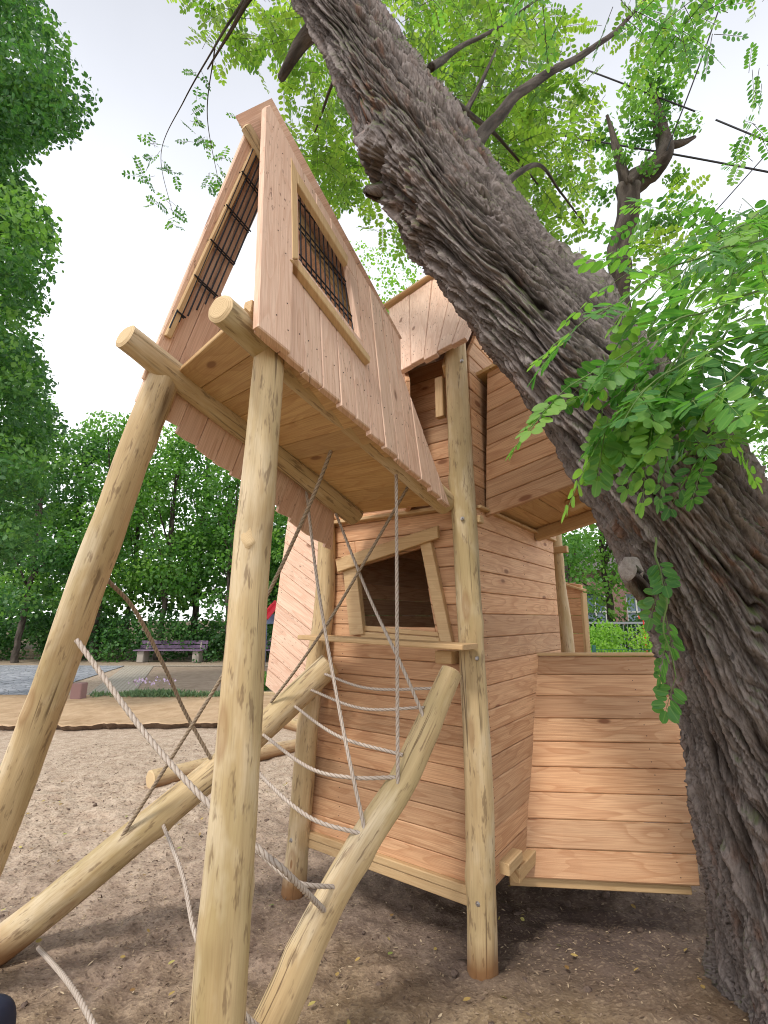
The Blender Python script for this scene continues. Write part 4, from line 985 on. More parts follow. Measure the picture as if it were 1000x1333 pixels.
# broken stubs
c0 = tr_at(850, 775, .9); tip = att(817, 742, 1.40); limb(g, [P4(c0, .05), P4((c0+tip)/2, .038), P4(tip, .027)], 16, .012, 5, .5)
c0 = tr_at(520, 250, .2); tip = att(476, 246, 1.98); limb(g, [P4(c0, .06), P4((c0+tip)/2, .04), P4(tip, .018)], 16, .012, 8, .5)
c0 = tr_at(545, 185, .2); tip = att(478, 150, 2.05); limb(g, [P4(c0, .07), P4(att(505, 185, 2.08), .06), P4(tip, .03), P4(att(468, 122, 2.15), .015)], 18, .012, 9, .5)
c0 = tr_at(740, 400, 0); tip = att(792, 384, 1.95); limb(g, [P4(c0, .10), P4((c0+tip)/2, .06), P4(tip, .035)], 16, .012, 4, .4)
for v0 in range(0): pass
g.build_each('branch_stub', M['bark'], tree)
g = MB(); q = att(815, 741, 1.395); nn_ = nrm(CAM-q)*.8 + A(-.5, 0, .1)
ks = 22; an = np.arange(ks)*2*math.pi/ks; na = nrm(np.cross(nn_, UP)); nb_ = nrm(np.cross(na, nn_)); rr_ = .027*(1+.25*pn(np.cos(an)*1.5, np.sin(an)*1.5, 3.3))
rg = [q + (na*math.cos(a_)*.85 + nb_*math.sin(a_)*1.25)*r_ for a_, r_ in zip(an, rr_)]; rg2 = [q + (p_-q)*.7 + nrm(nn_)*.006 + rng.normal(size=3)*.0015 for p_ in rg]; rg3 = [p_ - nrm(nn_)*.05 + (p_-q)*.15 for p_ in rg]
g.add(rg3+rg+rg2+[q+nrm(nn_)*.003], [[i_, (i_+1) % ks, ks+(i_+1) % ks, ks+i_] for i_ in range(ks)] + [[ks+i_, ks+(i_+1) % ks, 2*ks+(i_+1) % ks, 2*ks+i_] for i_ in range(ks)] + [[2*ks+i_, 2*ks+(i_+1) % ks, 3*ks] for i_ in range(ks)], 0, None, True)
lab(g.build('scar', soil('weathered scar wood', (.17, .14, .13), (.33, .29, .27), 60), tree), 'weathered grey face of the broken stub')
LIMBS = [
 [(600, 215, 2.2, .045), (627, 180, 2.5, .036), (680, 118, 2.9, .030), (740, 82, 3.3, .024), (790, 50, 3.7, .019), (832, 8, 4.0, .013), (870, -40, 4.3, .008)],
 [(590, 185, 2.3, .022), (605, 150, 2.6, .017), (628, 105, 2.9, .012), (645, 65, 3.2, .007)],
 [(440, 20, 2.5, .055), (402, 50, 2.7, .045), (383, 75, 2.9, .036), (366, 102, 3.1, .026)],
 [(430, -10, 2.6, .03), (440, 80, 3.1, .014), (425, 130, 3.4, .010), (410, 172, 3.7, .006)],
 [(640, 250, 2.2, .022), (700, 215, 2.9, .012), (730, 250, 3.4, .008), (760, 290, 3.8, .005)],
 [(590, 130, 2.4, .018), (650, 180, 3.2, .012), (700, 240, 3.8, .006)],
 [(560, 90, 2.3, .02), (600, 60, 2.9, .014), (660, 30, 3.5, .01), (720, -20, 4, .006)],
 [(380, -60, 2.9, .03), (330, -10, 3.2, .02), (300, 40, 3.5, .012), (270, 90, 3.8, .006)],
 [(330, -20, 3.2, .014), (280, 60, 3.9, .008), (240, 130, 4.3, .005), (210, 200, 4.5, .003), (225, 280, 4.6, .002)],
 [(280, 60, 3.9, .006), (270, 150, 4.2, .004), (285, 240, 4.4, .002)],
]
for k, L_ in enumerate(LIMBS):
    g = MB(); limb(g, [P4(att(x, y, t), r) for x, y, t, r in L_], 10, .03, k*3.1, .10); g.build('branch', M['bark2'], tree)
# canopy of pinnate leaves against the sky
def spray_px(items, perlf, mat, name, par, ll, Lr=(.14, .24), pairs=7, twr=.0018, bright=None, up_bias=.6):
    Bs, Ds, Us, Ls = [], [], [], []
    for (x, y, r, t0, t1, n) in items:
        for k in range(n):
            a_ = random.uniform(0, 6.283); q = r*math.sqrt(random.random())*(1 if random.random() < .85 else 1.35)
            p = att(x + q*math.cos(a_), y + q*math.sin(a_), random.uniform(t0, t1))
            d = rng.normal(size=3); d[2] = d[2]*.5 - .25
            u = rng.normal(size=3)*.5 + UP*up_bias
            Bs.append(p); Ds.append(d); Us.append(u); Ls.append(random.uniform(*Lr))
    PB, PD, PN, PS, PR, ST = compound(Bs, Ds, Us, Ls, pairs=pairs)
    o = leaflets(name, PB, PD, PN, ll*PS, ll*.56*PS, mat, par, PR)
    g = MB(); tubes(g, ST, twr, twr*.6, 3); return o, g, len(PB)
can = [(330, 15, 55, 3.4, 5, 55), (300, 30, 40, 3.4, 5, 26), (385, 30, 50, 3.4, 5.5, 70), (350, 75, 30, 3.6, 5, 22), (400, 95, 38, 3.6, 5.5, 50), (450, 130, 40, 3.4, 5.5, 55),
       (440, 170, 45, 3.4, 5.5, 75), (425, 215, 36, 3.4, 5.2, 65), (460, 235, 40, 3.6, 5.2, 60), (395, 170, 24, 3.6, 5, 18), (545, 300, 24, 3.6, 5, 20), (505, 285, 25, 3.6, 5, 14), (270, 5, 30, 3.6, 4.6, 18),
       (560, 20, 50, 3.2, 5.5, 60), (610, 50, 60, 3.2, 5.5, 120), (660, 40, 55, 3.2, 5.5, 80), (620, 110, 45, 3.2, 5.5, 85), (660, 140, 50, 3.2, 5.5, 90), (700, 180, 45, 3.4, 5.5, 70),
       (690, 225, 50, 3.2, 5.2, 85), (650, 190, 40, 3.2, 5.2, 60), (720, 250, 32, 3.2, 5, 32), (735, 120, 38, 3.4, 5, 22), (700, 90, 40, 3.4, 5.5, 28), (745, 195, 24, 3.4, 5, 14), (705, 285, 20, 3.2, 4.6, 12), (760, 30, 25, 3.4, 5, 7), (640, 10, 50, 3.4, 5.5, 60), (600, 150, 30, 3.4, 5.2, 40), (680, 150, 50, 3.6, 5.5, 60), (580, 90, 40, 3.4, 5.4, 55), (710, 230, 45, 3.6, 5.5, 45), (700, 40, 40, 3.6, 5.5, 40), (760, 130, 30, 3.6, 5.2, 14), (530, 20, 40, 3.4, 5.2, 50), (740, 320, 16, 3.2, 4.4, 8), (850, 20, 50, 3.8, 5.5, 22), (975, 10, 30, 3.8, 5.5, 9), (900, 300, 50, 3.2, 4.4, 26), (850, 330, 30, 3.2, 4.4, 18)]
can = [(x, y, r, a_, b_, int(n_*(.72 if x > 520 else .85))) for x, y, r, a_, b_, n_ in can]
o, g, n1 = spray_px(can, 0, M['rob_far'], 'crown', tree, .050, (.16, .30), 6)
g.build('crown_stalks', M['twig'], tree)
# near dark leaves reaching in at the top right
top = [(700, 8, 26, 1.9, 2.4, 9), (830, -5, 40, 2.0, 2.8, 16), (880, 20, 32, 2.0, 2.8, 16), (925, 15, 30, 2.0, 2.8, 14), (560, -8, 20, 2.2, 2.8, 5), (990, 100, 18, 2.6, 3.2, 7), (985, 165, 14, 2.6, 3.2, 5), (895, 60, 22, 2.6, 3.2, 7), (970, 210, 12, 2.6, 3.2, 3)]
o, g, n2 = spray_px(top, 0, M['rob_near'], 'leaf_spray', tree, .034, (.12, .2), 6); lab(o, 'dark leaves hanging in from the top edge'); g.build('leaf_stalks', M['twig'], tree)
# sparse dark twigs left of the tunnel
tw_ = [(200, 195, 13, 4.2, 4.8, 7), (190, 232, 14, 4.2, 4.8, 8), (215, 262, 14, 4.2, 4.8, 7), (228, 285, 10, 4.2, 4.8, 4), (222, 225, 8, 4.2, 4.8, 3), (250, 150, 9, 4.2, 4.8, 4), (263, 185, 14, 4.2, 4.8, 7), (285, 205, 10, 4.2, 4.8, 4), (278, 232, 14, 4.2, 4.8, 9), (300, 240, 8, 4.2, 4.8, 3), (255, 130, 7, 4.2, 4.8, 3), (308, 155, 7, 4.2, 4.8, 2), (262, 100, 10, 4, 4.6, 3)]
o, g, n3 = spray_px(tw_, 0, M['lf_dark'], 'leaf_spray', tree, .036, (.10, .16), 4); lab(o, 'sparse dark twigs hanging left of the tunnel'); g.build('leaf_stalks', M['twig'], tree)
# big fresh sprays in front of the trunk: twigs carrying drooping pinnate leaves
Bs, Ds, Us, Ls = [], [], [], []; twigs = []
TW = [  # twig polylines (px, py, depth) growing from the right edge to the left
 [(1060, 300, 1.45), (960, 320, 1.35), (880, 350, 1.28), (810, 385, 1.22), (760, 420, 1.20)],
 [(1060, 380, 1.35), (950, 390, 1.25), (860, 430, 1.18), (790, 470, 1.15), (740, 500, 1.16)],
 [(1060, 430, 1.25), (960, 440, 1.18), (880, 480, 1.12), (820, 520, 1.10), (785, 560, 1.10)],
 [(1080, 250, 1.6), (1000, 270, 1.5), (930, 320, 1.4), (860, 370, 1.35)],
 [(1080, 480, 1.15), (1000, 470, 1.08), (940, 500, 1.05), (900, 520, 1.05)],
 [(980, 400, 1.3), (930, 450, 1.25), (895, 510, 1.25), (875, 550, 1.27)],
 [(900, 430, 1.28), (860, 500, 1.25), (840, 560, 1.22)],
 [(1080, 330, 2.0), (1000, 340, 1.9), (920, 370, 1.8), (850, 400, 1.75)],
 [(1080, 520, 1.5), (1000, 520, 1.45), (950, 550, 1.40), (925, 580, 1.38)],
 [(850, 700, 1.42), (862, 760, 1.38), (870, 830, 1.36), (880, 880, 1.35)],
]
for k, L_ in enumerate(TW):
    cv = spline(np.array([att(*p) for p in L_]), 26); cv = cv + np.stack([pn(np.arange(26)*.25, k, j_+.5) for j_ in range(3)], 1)*.015; twigs.append(cv)
    nl = 11 if k < 9 else 5
    for i_ in np.linspace(3, 25, nl).astype(int):
        tdir = nrm(cv[i_]-cv[i_-2]); sg = 1 if random.random() < .5 else -1
        sd_ = nrm(np.cross(tdir, UP))*sg
        Bs.append(cv[i_]); Ds.append(tdir*random.uniform(.2, 1.1) + sd_*random.uniform(.2, .9) + UP*random.uniform(-.55, .2)); Us.append(UP + rng.normal(size=3)*.35 + A(0, -.35, 0)); Ls.append(random.uniform(.13, .22) if k < 9 else .11)
    if k < 9: Bs.append(cv[-1]); Ds.append(nrm(cv[-1]-cv[-3]) - UP*.3); Us.append(UP); Ls.append(.2)
# filler leaves further back at the right
for k in range(125):
    x, y = random.uniform(820, 1030), random.uniform(255, 560)
    if y > 470 and x < 900: continue
    Bs.append(att(x, y, random.uniform(1.3, 2.6))); Ds.append(A(random.uniform(-1, .4), random.uniform(-.6, .6), random.uniform(-.6, .2))); Us.append(UP+rng.normal(size=3)*.5); Ls.append(random.uniform(.14, .24))
for k in range(22):      # hanging group in front of the trunk
    x, y = random.uniform(760, 900), random.uniform(450, 560)
    Bs.append(att(x, y, random.uniform(1.12, 1.36))); Ds.append(A(random.uniform(-.9, .3), random.uniform(-.5, .2), random.uniform(-.9, .0))); Us.append(UP + A(0, -.6, 0) + rng.normal(size=3)*.4); Ls.append(random.uniform(.10, .17))
PB, PD, PN, PS, PR, ST = compound(Bs, Ds, Us, Ls, pairs=6, droop=.45)
lab(leaflets('leaf_spray', PB, PD, PN, .044*PS, .027*PS, M['rob_near'], tree, PR), 'fresh green leaf sprays hanging in front of the trunk')
g = MB(); tubes(g, ST, .0011, .0007, 4); tubes(g, twigs, .0035, .0018, 6); g.build('leaf_stalks', leaf_mat('green stalk', (.09, .14, .04), (.09, .14, .04), (.1, .15, .05), .1), tree)
# root flare
g = MB()
for (a0, L_, r0) in ((200, .20, .085), (245, .24, .09)):
    a0 = math.radians(a0); d = A(math.cos(a0), math.sin(a0), 0); b0 = A(1.80, 2.26, 0)
    limb(g, [P4(b0 + d*.16 + UP*.34, r0), P4(b0 + d*.28 + UP*.13, r0), P4(b0 + d*(.34+L_*.4) + UP*.02, r0*.75), P4(b0 + d*(.34+L_) - UP*.05, r0*.5)], 40, .01, a0*9, .45)
g.build_each('root', bark_mat('dark root bark', (.15, .125, .115), (.04, .03, .03), (.12, .07, .05), 0, 1.0), tree)

# ------------------------------------------------------------------ other trees
def blob_leaves(blobs, size, n_per, shell=.55, flat=.75):
    """leaves scattered through a set of (centre, radius) blobs, denser near their surfaces"""
    P, rn, Nn = [], [], []
    for (c_, r) in blobs:
        k = int(n_per*(r*r)); d = rdir(k); q = r*(shell + (1-shell)*rng.random(k)**.6)*(1+.25*pn(d[:, 0]*2+c_[0], d[:, 1]*2+c_[1], d[:, 2]*2))
        p = c_ + d*q[:, None]*A(1, 1, flat); P.append(p); Nn.append(d*.7 + rng.normal(size=(k, 3))*.6 + A(0, 0, .5)); rn.append(np.clip(random.choice((.0, .1, .25, .45, .65)) + .25*rng.random(k) + .16*d[:, 2], 0, 1))
    return np.concatenate(P), np.concatenate(Nn), np.concatenate(rn)
def make_tree(name, root, H, blobs, leafmat, lsize, n_per, trunk_r, label, group, bark='bark2', limbs=8, cat='tree', lean=None, extra=None):
    root = A(*root); t = empty(name, tuple(root), label, cat, group)
    g = MB(); topc = root + UP*H*.85 + (lean if lean is not None else 0)
    mid = root*.5 + topc*.5 + A(random.uniform(-.15, .15), 0, 0)
    limb(g, [P4(root - UP*.1, trunk_r*1.25), P4(root + UP*.5, trunk_r), P4(mid, trunk_r*.75), P4(topc, trunk_r*.3)], 12, .15, root[0])
    bl = sorted(blobs, key=lambda b_: -b_[1])[:limbs]
    for k, (c_, r) in enumerate(bl):
        z0 = np.clip((c_[2]-root[2])*.62, H*.12, H*.75); f = z0/(H*.85); s0 = root*(1-f)+topc*f
        limb(g, [P4(s0, trunk_r*.38), P4((s0+c_)/2 + UP*.15*r, trunk_r*.22), P4(c_, trunk_r*.07)], 7, .2, k+root[0])
    g.build('trunk', M[bark], t)
    P, Nn, rn = blob_leaves(blobs, lsize, n_per); D = rng.normal(size=P.shape); D[:, 2] -= .4
    L = lsize*rng.uniform(.7, 1.3, len(P))
    quads('crown', M[leafmat], P, D, Nn, L, L*.72, t, rn)
    return t
# tall tree at the left edge
bl = []
def edge_x(y): return np.interp(y, [-120, 0, 60, 110, 150, 185, 230, 320, 400, 450, 500, 600, 720], [50, 70, 112, 128, 108, 30, 50, 92, 80, 62, 84, 78, 60])
for k in range(230):
    y = random.uniform(-160, 720); ex_ = edge_x(y); x = ex_ - 18 - abs(random.gauss(0, 1))*85
    if k < 60: x = ex_ - random.uniform(8, 40)
    t_ = random.uniform(7.2, 10.5); r = random.uniform(.28, .62) if x > ex_-60 else random.uniform(.5, 1.0)
    c_ = att(x - r*620/t_*.7, y, t_); 
    if c_[2] > .8: bl.append((c_, r))
make_tree('linden_tree', (-9.0, 8.6, 0), 15, bl, 'lf_dark', .085, 850, .32, 'tall dark leafy tree rising along the left edge', None, limbs=22)
# the pollarded tree behind the trunk on the right
t = empty('pollarded_tree', tuple(A(4.6, 7.75, 0)), 'slim pollarded tree with a forked knobby top above the leaning trunk', 'tree')
g = MB()
tp = 7.2
limb(g, [P4(A(4.62, 7.75, -.05), .25), P4(att(872, 790, tp+.3), .22), P4(att(835, 600, tp), .19), P4(att(807, 380, tp), .165), P4(att(812, 300, tp), .15), P4(att(817, 240, tp), .17)], 16, .08, 3.1, .2)
limb(g, [P4(att(815, 245, tp), .14), P4(att(845, 225, tp), .17), P4(att(862, 195, tp), .12), P4(att(855, 150, tp), .08), P4(att(848, 110, tp), .04)], 14, .06, 4.1, .3)
limb(g, [P4(att(815, 245, tp), .09), P4(att(803, 200, tp), .06), P4(att(790, 150, tp), .02)], 12, .06, 5.1, .3)
limb(g, [P4(att(860, 190, tp), .08), P4(att(885, 188, tp), .05), P4(att(905, 178, tp), .02)], 10, .06, 7.1, .3)
g.build('trunk', M['bark2'], t)
bl = [(att(x, y, random.uniform(6.3, 8.2)), r) for x, y, r in ((845, 90, .38), (870, 60, .30), (830, 130, .30), (800, 190, .24), (780, 180, .30), (835, 180, .26), (760, 240, .24), (785, 255, .22), (870, 140, .22), (880, 230, .18), (780, 300, .14), (850, 290, .2), (740, 195, .2), (880, 100, .3), (900, 60, .25), (830, 320, .24), (870, 290, .24), (800, 340, .16), (775, 350, .14), (850, 160, .24), (868, 175, .2), (845, 215, .16), (812, 205, .2), (830, 150, .24), (858, 120, .3), (895, 165, .2), (820, 240, .12), (790, 215, .16), (900, 280, .3), (930, 300, .3), (860, 40, .2), (840, 10, .2))]
P, Nn, rn = blob_leaves(bl, .06, 2400, .15); D = rng.normal(size=P.shape)
quads('crown', M['lf_mid'], P, D, Nn, .07*rng.uniform(.7, 1.3, len(P)), .045, t, rn)
# the wood behind: individual trees
WOOD = [(-40, 19.5, 9, 'lf_dark'), (20, 17.6, 6.4, 'lf_dark'), (75, 20.5, 7.2, 'lf_dark'), (120, 18.4, 6.9, 'lf_mid'), (160, 22, 8.3, 'lf_mid'), (205, 18.8, 6.6, 'lf_mid'), (250, 21.5, 7.6, 'lf_dark'), (295, 18.6, 6.4, 'lf_mid'), (335, 21.0, 7.1, 'lf_dark'),
        (385, 18.8, 5.6, 'lf_mid'), (450, 20, 5.6, 'lf_dark'), (520, 23, 6.0, 'lf_mid'), (600, 24, 5.8, 'lf_dark'), (700, 21, 5.6, 'lf_dark'), (745, 16.5, 6.2, 'lf_mid'), (800, 19, 7.0, 'lf_mid'), (870, 17, 6.5, 'lf_mid'), (950, 22, 8, 'lf_dark'), (-160, 18, 9, 'lf_dark'), (-300, 17, 10, 'lf_dark'), (1100, 17, 8, 'lf_mid'), (1250, 20, 9, 'lf_dark')]
wl = ['dark green woodland tree at the far left edge', 'low dark tree beside the cobbled pavement', 'dark tree behind the left stilt', 'lighter maple left of the bench', 'tall pale topped maple directly behind the bench', 'maple with light foliage above the bench', 'dark slender tree right of the bench', 'maple between the stilts above the second bench', 'dark tree just left of the knotted stilt top',
      'maple seen between stilt and pale wing wall', 'dark tree hidden mostly behind the playhouse front', 'maple far behind the playhouse roof', 'dark tree far behind the window wall', 'dark tree behind the rear post', 'light green maple right of the rear post', 'broad light maple seen under the oriel box', 'maple behind the leaning trunk', 'dark tree at the far right edge', 'dark tree outside left of the pavement', 'large dark tree standing furthest left', 'maple standing furthest right', 'dark tree standing furthest right of all']
for k, (px, Y_, H, mt) in enumerate(WOOD):
    x = (px-500)/FPX*Y_*.96; root = A(x, Y_, 0); bl = []
    H = H*1.32 + .3; n_b = 44 if k < 18 else 20; rw = 1.5 if k not in (14, 15) else 2.2
    for b_ in range(n_b):
        f = random.random(); z = H*(.22 + .78*f); a_ = random.uniform(0, 6.283); rr = rw*math.sqrt(max(.05, 1-((f-.35)/.75)**2))*random.uniform(.3, 1)
        bl.append((root + A(math.cos(a_)*rr, math.sin(a_)*rr, z), random.uniform(.5, .95)))
    make_tree('woodland_tree', root, H, bl, mt, .14, 270, .11 if k % 3 else .15, wl[k], 'trees of the wood behind the playground', limbs=6)
# bright tree seen between tunnel ridge and roof
bl = [(at(x, y, Y_), r) for x, y, Y_, r in ((520, 330, 13, .7), (550, 350, 13.5, .7), (490, 345, 13, .6), (530, 385, 13, .8), (500, 390, 13, .8), (560, 310, 14, .4), (470, 330, 13, .5), (480, 420, 13, 1.0), (540, 430, 13, 1.0), (430, 400, 13, 1), (600, 400, 14, .9), (500, 500, 13, 1.2), (580, 500, 14, 1.2), (450, 480, 14, 1.1))]
make_tree('bright_tree', (.7, 13.6, 0), 8.5, bl, 'lf_bright', .10, 330, .2, 'bright yellow green tree showing above the playhouse roof', None, limbs=9)
# undergrowth along the foot of the wood
P = []; Nn = []; rn = []
for k in range(330):
    x = random.uniform(-19, 12); c_ = A(x, 17.6 + random.uniform(0, 1.6) + .03*abs(x), random.uniform(.1, 1.5)); bl = [(c_, random.uniform(.35, .6))]
    p, q, r_ = blob_leaves(bl, .1, 420); P.append(p); Nn.append(q); rn.append(r_)
P, Nn, rn = map(np.concatenate, (P, Nn, rn)); P = P[P[:, 2] > 0]; n = len(P); Nn, rn = Nn[:n], rn[:n]
tag(quads('undergrowth', M['lf_shade'], P, rng.normal(size=P.shape), Nn, .12, .085, None, rn), 'dense dark undergrowth along the foot of the wood', 'undergrowth', kind='stuff')
# far wood mass closing the background
P = []; Nn = []; rn = []
for k in range(420):
    x = random.uniform(-34, 34); z = random.uniform(.3, 7.5); c_ = A(x, 25 + random.uniform(0, 3) + .0*abs(x), z)
    if 6 < x < 16 : continue
    p, q, r_ = blob_leaves([(c_, random.uniform(.9, 1.5))], .1, 75); P.append(p); Nn.append(q); rn.append(r_)
P, Nn, rn = map(np.concatenate, (P, Nn, rn)); 
tag(quads('far_wood', M['lf_shade'], P, rng.normal(size=P.shape), Nn, .30, .22, None, rn), 'dark mass of foliage deep in the wood', 'wood', kind='stuff')
# clipped bright hedge, mesh fence, railing and brick building on the right
P = []; Nn = []; rn = []
bl = []
for k in range(190):
    x = random.uniform(1.2, 9.5); zt = 1.14 + .24*math.exp(-((x-5.2)/1.6)**2); bl.append((A(x, random.uniform(9.2, 10.6), random.uniform(.2, zt-.12)), random.uniform(.25, .38)))
P, Nn, rn = blob_leaves(bl, .06, 2300, .6); ok_ = P[:, 2] > 0; 
tag(quads('hedge', M['lf_bright'], P[ok_], rng.normal(size=P[ok_].shape), Nn[ok_], .055, .038, None, rn[ok_]), 'bright green rounded hedge beyond the wire fence', 'hedge')
fe = empty('wire_fence', (4.5, 8.2, 0), 'low green welded wire fence in front of the bright hedge', 'fence'); FM = NT('green wire').done((.03, .12, .09), .4)
g = MB()
for k in range(170): x = 1.0 + k*.05; tubes(g, [[A(x, 8.2, .02), A(x, 8.2, 1.0)]], .0028, .0028, 4)
for z in np.arange(.05, 1.02, .16): tubes(g, [[A(1.0, 8.195, z), A(9.5, 8.195, z)]], .0035, .0035, 4)
g.build('mesh_panel', FM, fe)
for x in (1.0, 3.5, 6.0, 8.5):
    g = MB(); bar(g, (x, 8.25, 0), (x, 8.25, 1.08), .05, .05, up=(0, 1, 0)); g.build('fence_post', FM, fe)
ra_ = empty('steel_railing', (6, 14, 0), 'grey steel railing in front of the brick building', 'railing'); SM = NT('grey railing paint').done((.20, .22, .23), .45)
g = MB(); bar(g, (3.0, 14, 1.40), (14, 14, 1.40), .05, .06); bar(g, (3.0, 14, .2), (14, 14, .2), .04, .04); g.build('rail', SM, ra_)
g = MB()
for k in range(92): bar(g, (3.0+k*.12, 14, .2), (3.0+k*.12, 14, 1.38), .016, .016, up=(0, 1, 0), ch=.002)
g.build('balusters', SM, ra_)
g = MB(); bar(g, (7.06, 13.3, 0), (7.06, 13.3, 1.62), .03, .03, up=(0, 1, 0)); bar(g, (6.93, 13.28, 1.56), (7.2, 13.28, 1.60), .02, .10); tag(g.build('red_sign', NT('red sign').done((.55, .04, .03), .5)), 'small red sign on a post left of the leaning trunk', 'sign')
bd = empty('brick_building', (11, 27, 0), 'low dull brick building with tall windows behind the railing', 'building')
m = NT('dull brick'); geo = m.n('NewGeometry'); br = m.n('TexBrick'); br.inputs['Scale'].default_value = 3.5; br.inputs['Color1'].default_value = (.27, .15, .12, 1); br.inputs['Color2'].default_value = (.22, .125, .10, 1); br.inputs['Mortar'].default_value = (.30, .26, .23, 1)
rt = m.n('VectorRotate', rotation_type='X_AXIS', i_Angle=math.radians(90)); m.l(geo.outputs['Position'], rt.inputs['Vector']); m.l(rt.outputs[0], br.inputs['Vector'])
BM = m.done(br.outputs[0], .85)
g = MB(); wx_ = [(6.6+k*2.3, 7.8+k*2.3) for k in range(7)]
xs_ = [5.6] + [v for w_ in wx_ for v in w_] + [23.0]
pb = Plane(A(0, 27, 0), (1, 0, 0), (0, 0, 1), (0, -1, 0))
for k in range(0, len(xs_), 2): plank(g, pb, [(xs_[k], 0), (xs_[k+1], 0), (xs_[k+1], 4.2), (xs_[k], 4.2)], .3, .002)
for (a_, b_) in wx_: plank(g, pb, [(a_, 0), (b_, 0), (b_, .8), (a_, .8)], .3, .002, 0); plank(g, pb, [(a_, 2.9), (b_, 2.9), (b_, 4.2), (a_, 4.2)], .3, .002)
g.add([(5.6, 27.3, 0), (5.6, 34, 0), (5.6, 34, 4.2), (5.6, 27.3, 4.2), (23, 27.3, 0), (23, 34, 0), (23, 34, 4.2), (23, 27.3, 4.2)], [[0, 3, 2, 1], [4, 5, 6, 7], [1, 2, 6, 5]])
g.build('wall', BM, bd)
g = MB(); g.add([(5.2, 26.6, 4.2), (23.4, 26.6, 4.2), (23.4, 34.4, 4.2), (5.2, 34.4, 4.2), (5.2, 30.5, 6), (23.4, 30.5, 6)], [[0, 1, 5, 4], [2, 3, 4, 5], [0, 4, 3], [1, 2, 5], [3, 2, 1, 0]]); g.build('roof', NT('grey tiles').done((.12, .10, .10), .7), bd)
GM = NT('window glass').done((.10, .15, .20), .08, None, .6)
for (a_, b_) in wx_:
    g = MB(); 
    for (p_, q_) in (((a_+.04, 27.1, .8), (a_+.04, 27.1, 2.9)), ((b_-.04, 27.1, .8), (b_-.04, 27.1, 2.9)), (((a_+b_)/2, 27.1, .8), ((a_+b_)/2, 27.1, 2.9))): bar(g, p_, q_, .07, .07, up=(0, 1, 0))
    bar(g, (a_, 27.1, 1.9), (b_, 27.1, 1.9), .06, .06); wi = g.build('window', NT('white frame').done((.6, .6, .58), .5) if a_ < 7 else bpy.data.materials['white frame'], bd)
    g = MB(); g.add([(a_, 27.15, .8), (b_, 27.15, .8), (b_, 27.15, 2.9), (a_, 27.15, 2.9)], [[0, 1, 2, 3]]); g.build('pane', GM, wi)

# ------------------------------------------------------------------ benches, bollard, logs, small plants
PW = NT('purple grey painted slats'); geo = PW.n('NewGeometry'); PW.done(PW.mix(PW.ramp(PW.noise(geo.outputs['Position'], 6, 3), [(.4, 0.0), (.65, 1.0)]), (.13, .085, .15), (.20, .14, .21)), .55)
CW = NT('concrete foot'); CW.done((.34, .30, .26), .85)
SEATW = NT('weathered seat slats').done((.25, .20, .18), .7)
def bench(cx, cy, w, label):
    b = empty('park_bench', (cx, cy, 0), label, 'bench', 'park benches at the edge of the wood')
    g = MB()
    for k in range(2): bar(g, (cx-w/2, cy+.26+.03*k, .52+.155*k), (cx+w/2, cy+.26+.03*k, .52+.155*k), .03, .125)
    g.build('backrest', PW.mat, b)
    g = MB()
    for k in range(4): bar(g, (cx-w/2, cy-.24+.12*k, .42), (cx+w/2, cy-.24+.12*k, .42), .10, .04)
    g.build('seat', PW.mat, b)
    for s_ in (-1, 1):
        g = MB(); x = cx + s_*(w/2-.24); bar(g, (x, cy-.0, 0.0), (x, cy-.0, .40), .24, .42, up=(0, 1, 0), ch=.02); bar(g, (x, cy+.22, .35), (x, cy+.31, .74), .05, .05, up=(0, 1, 0)); g.build('leg', CW.mat, b)
    return b
q = gnd(221, 862); bench(q[0], q[1], 2.45, 'purple grey slatted bench on concrete feet, standing clear in front of the wood')
q2 = gnd(338, 862); bench(q2[0], q[1], 2.3, 'purple grey slatted bench mostly hidden behind the knotted stilt')
g = MB(); q = gnd(101, 913); bar(g, (q[0], q[1], 0), (q[0], q[1], .33), .20, .20, up=(0, 1, 0), ch=.012)
tag(g.build('stone_bollard', NT('reddish stone').done((.27, .16, .15), .8), None, (q[0], q[1], 0)), 'short square reddish stone bollard at the corner of the pale paving', 'bollard')
g = MB(); a_, b_ = gnd(196, 1016, .06), gnd(400, 968, .05); log(g, [P4(a_, .085), P4((a_+b_)/2 + A(0, .05, .0), .08), P4(b_, .075)], seed=71, knots=3)
tag(g.build('border_log', [M['log'], M['end']], None, a_), 'peeled log lying on the sand beyond the leaning log, its sawn end showing', 'log', 'logs lying on the sand')
g = MB(); a_, b_ = gnd(346, 934, .06), gnd(470, 968, .05); log(g, [P4(a_, .085), P4(b_, .08)], seed=72, knots=2)
tag(g.build('border_log', [M['log'], M['end']], None, a_), 'peeled log lying further back on the sand beside the left front post', 'log', 'logs lying on the sand')
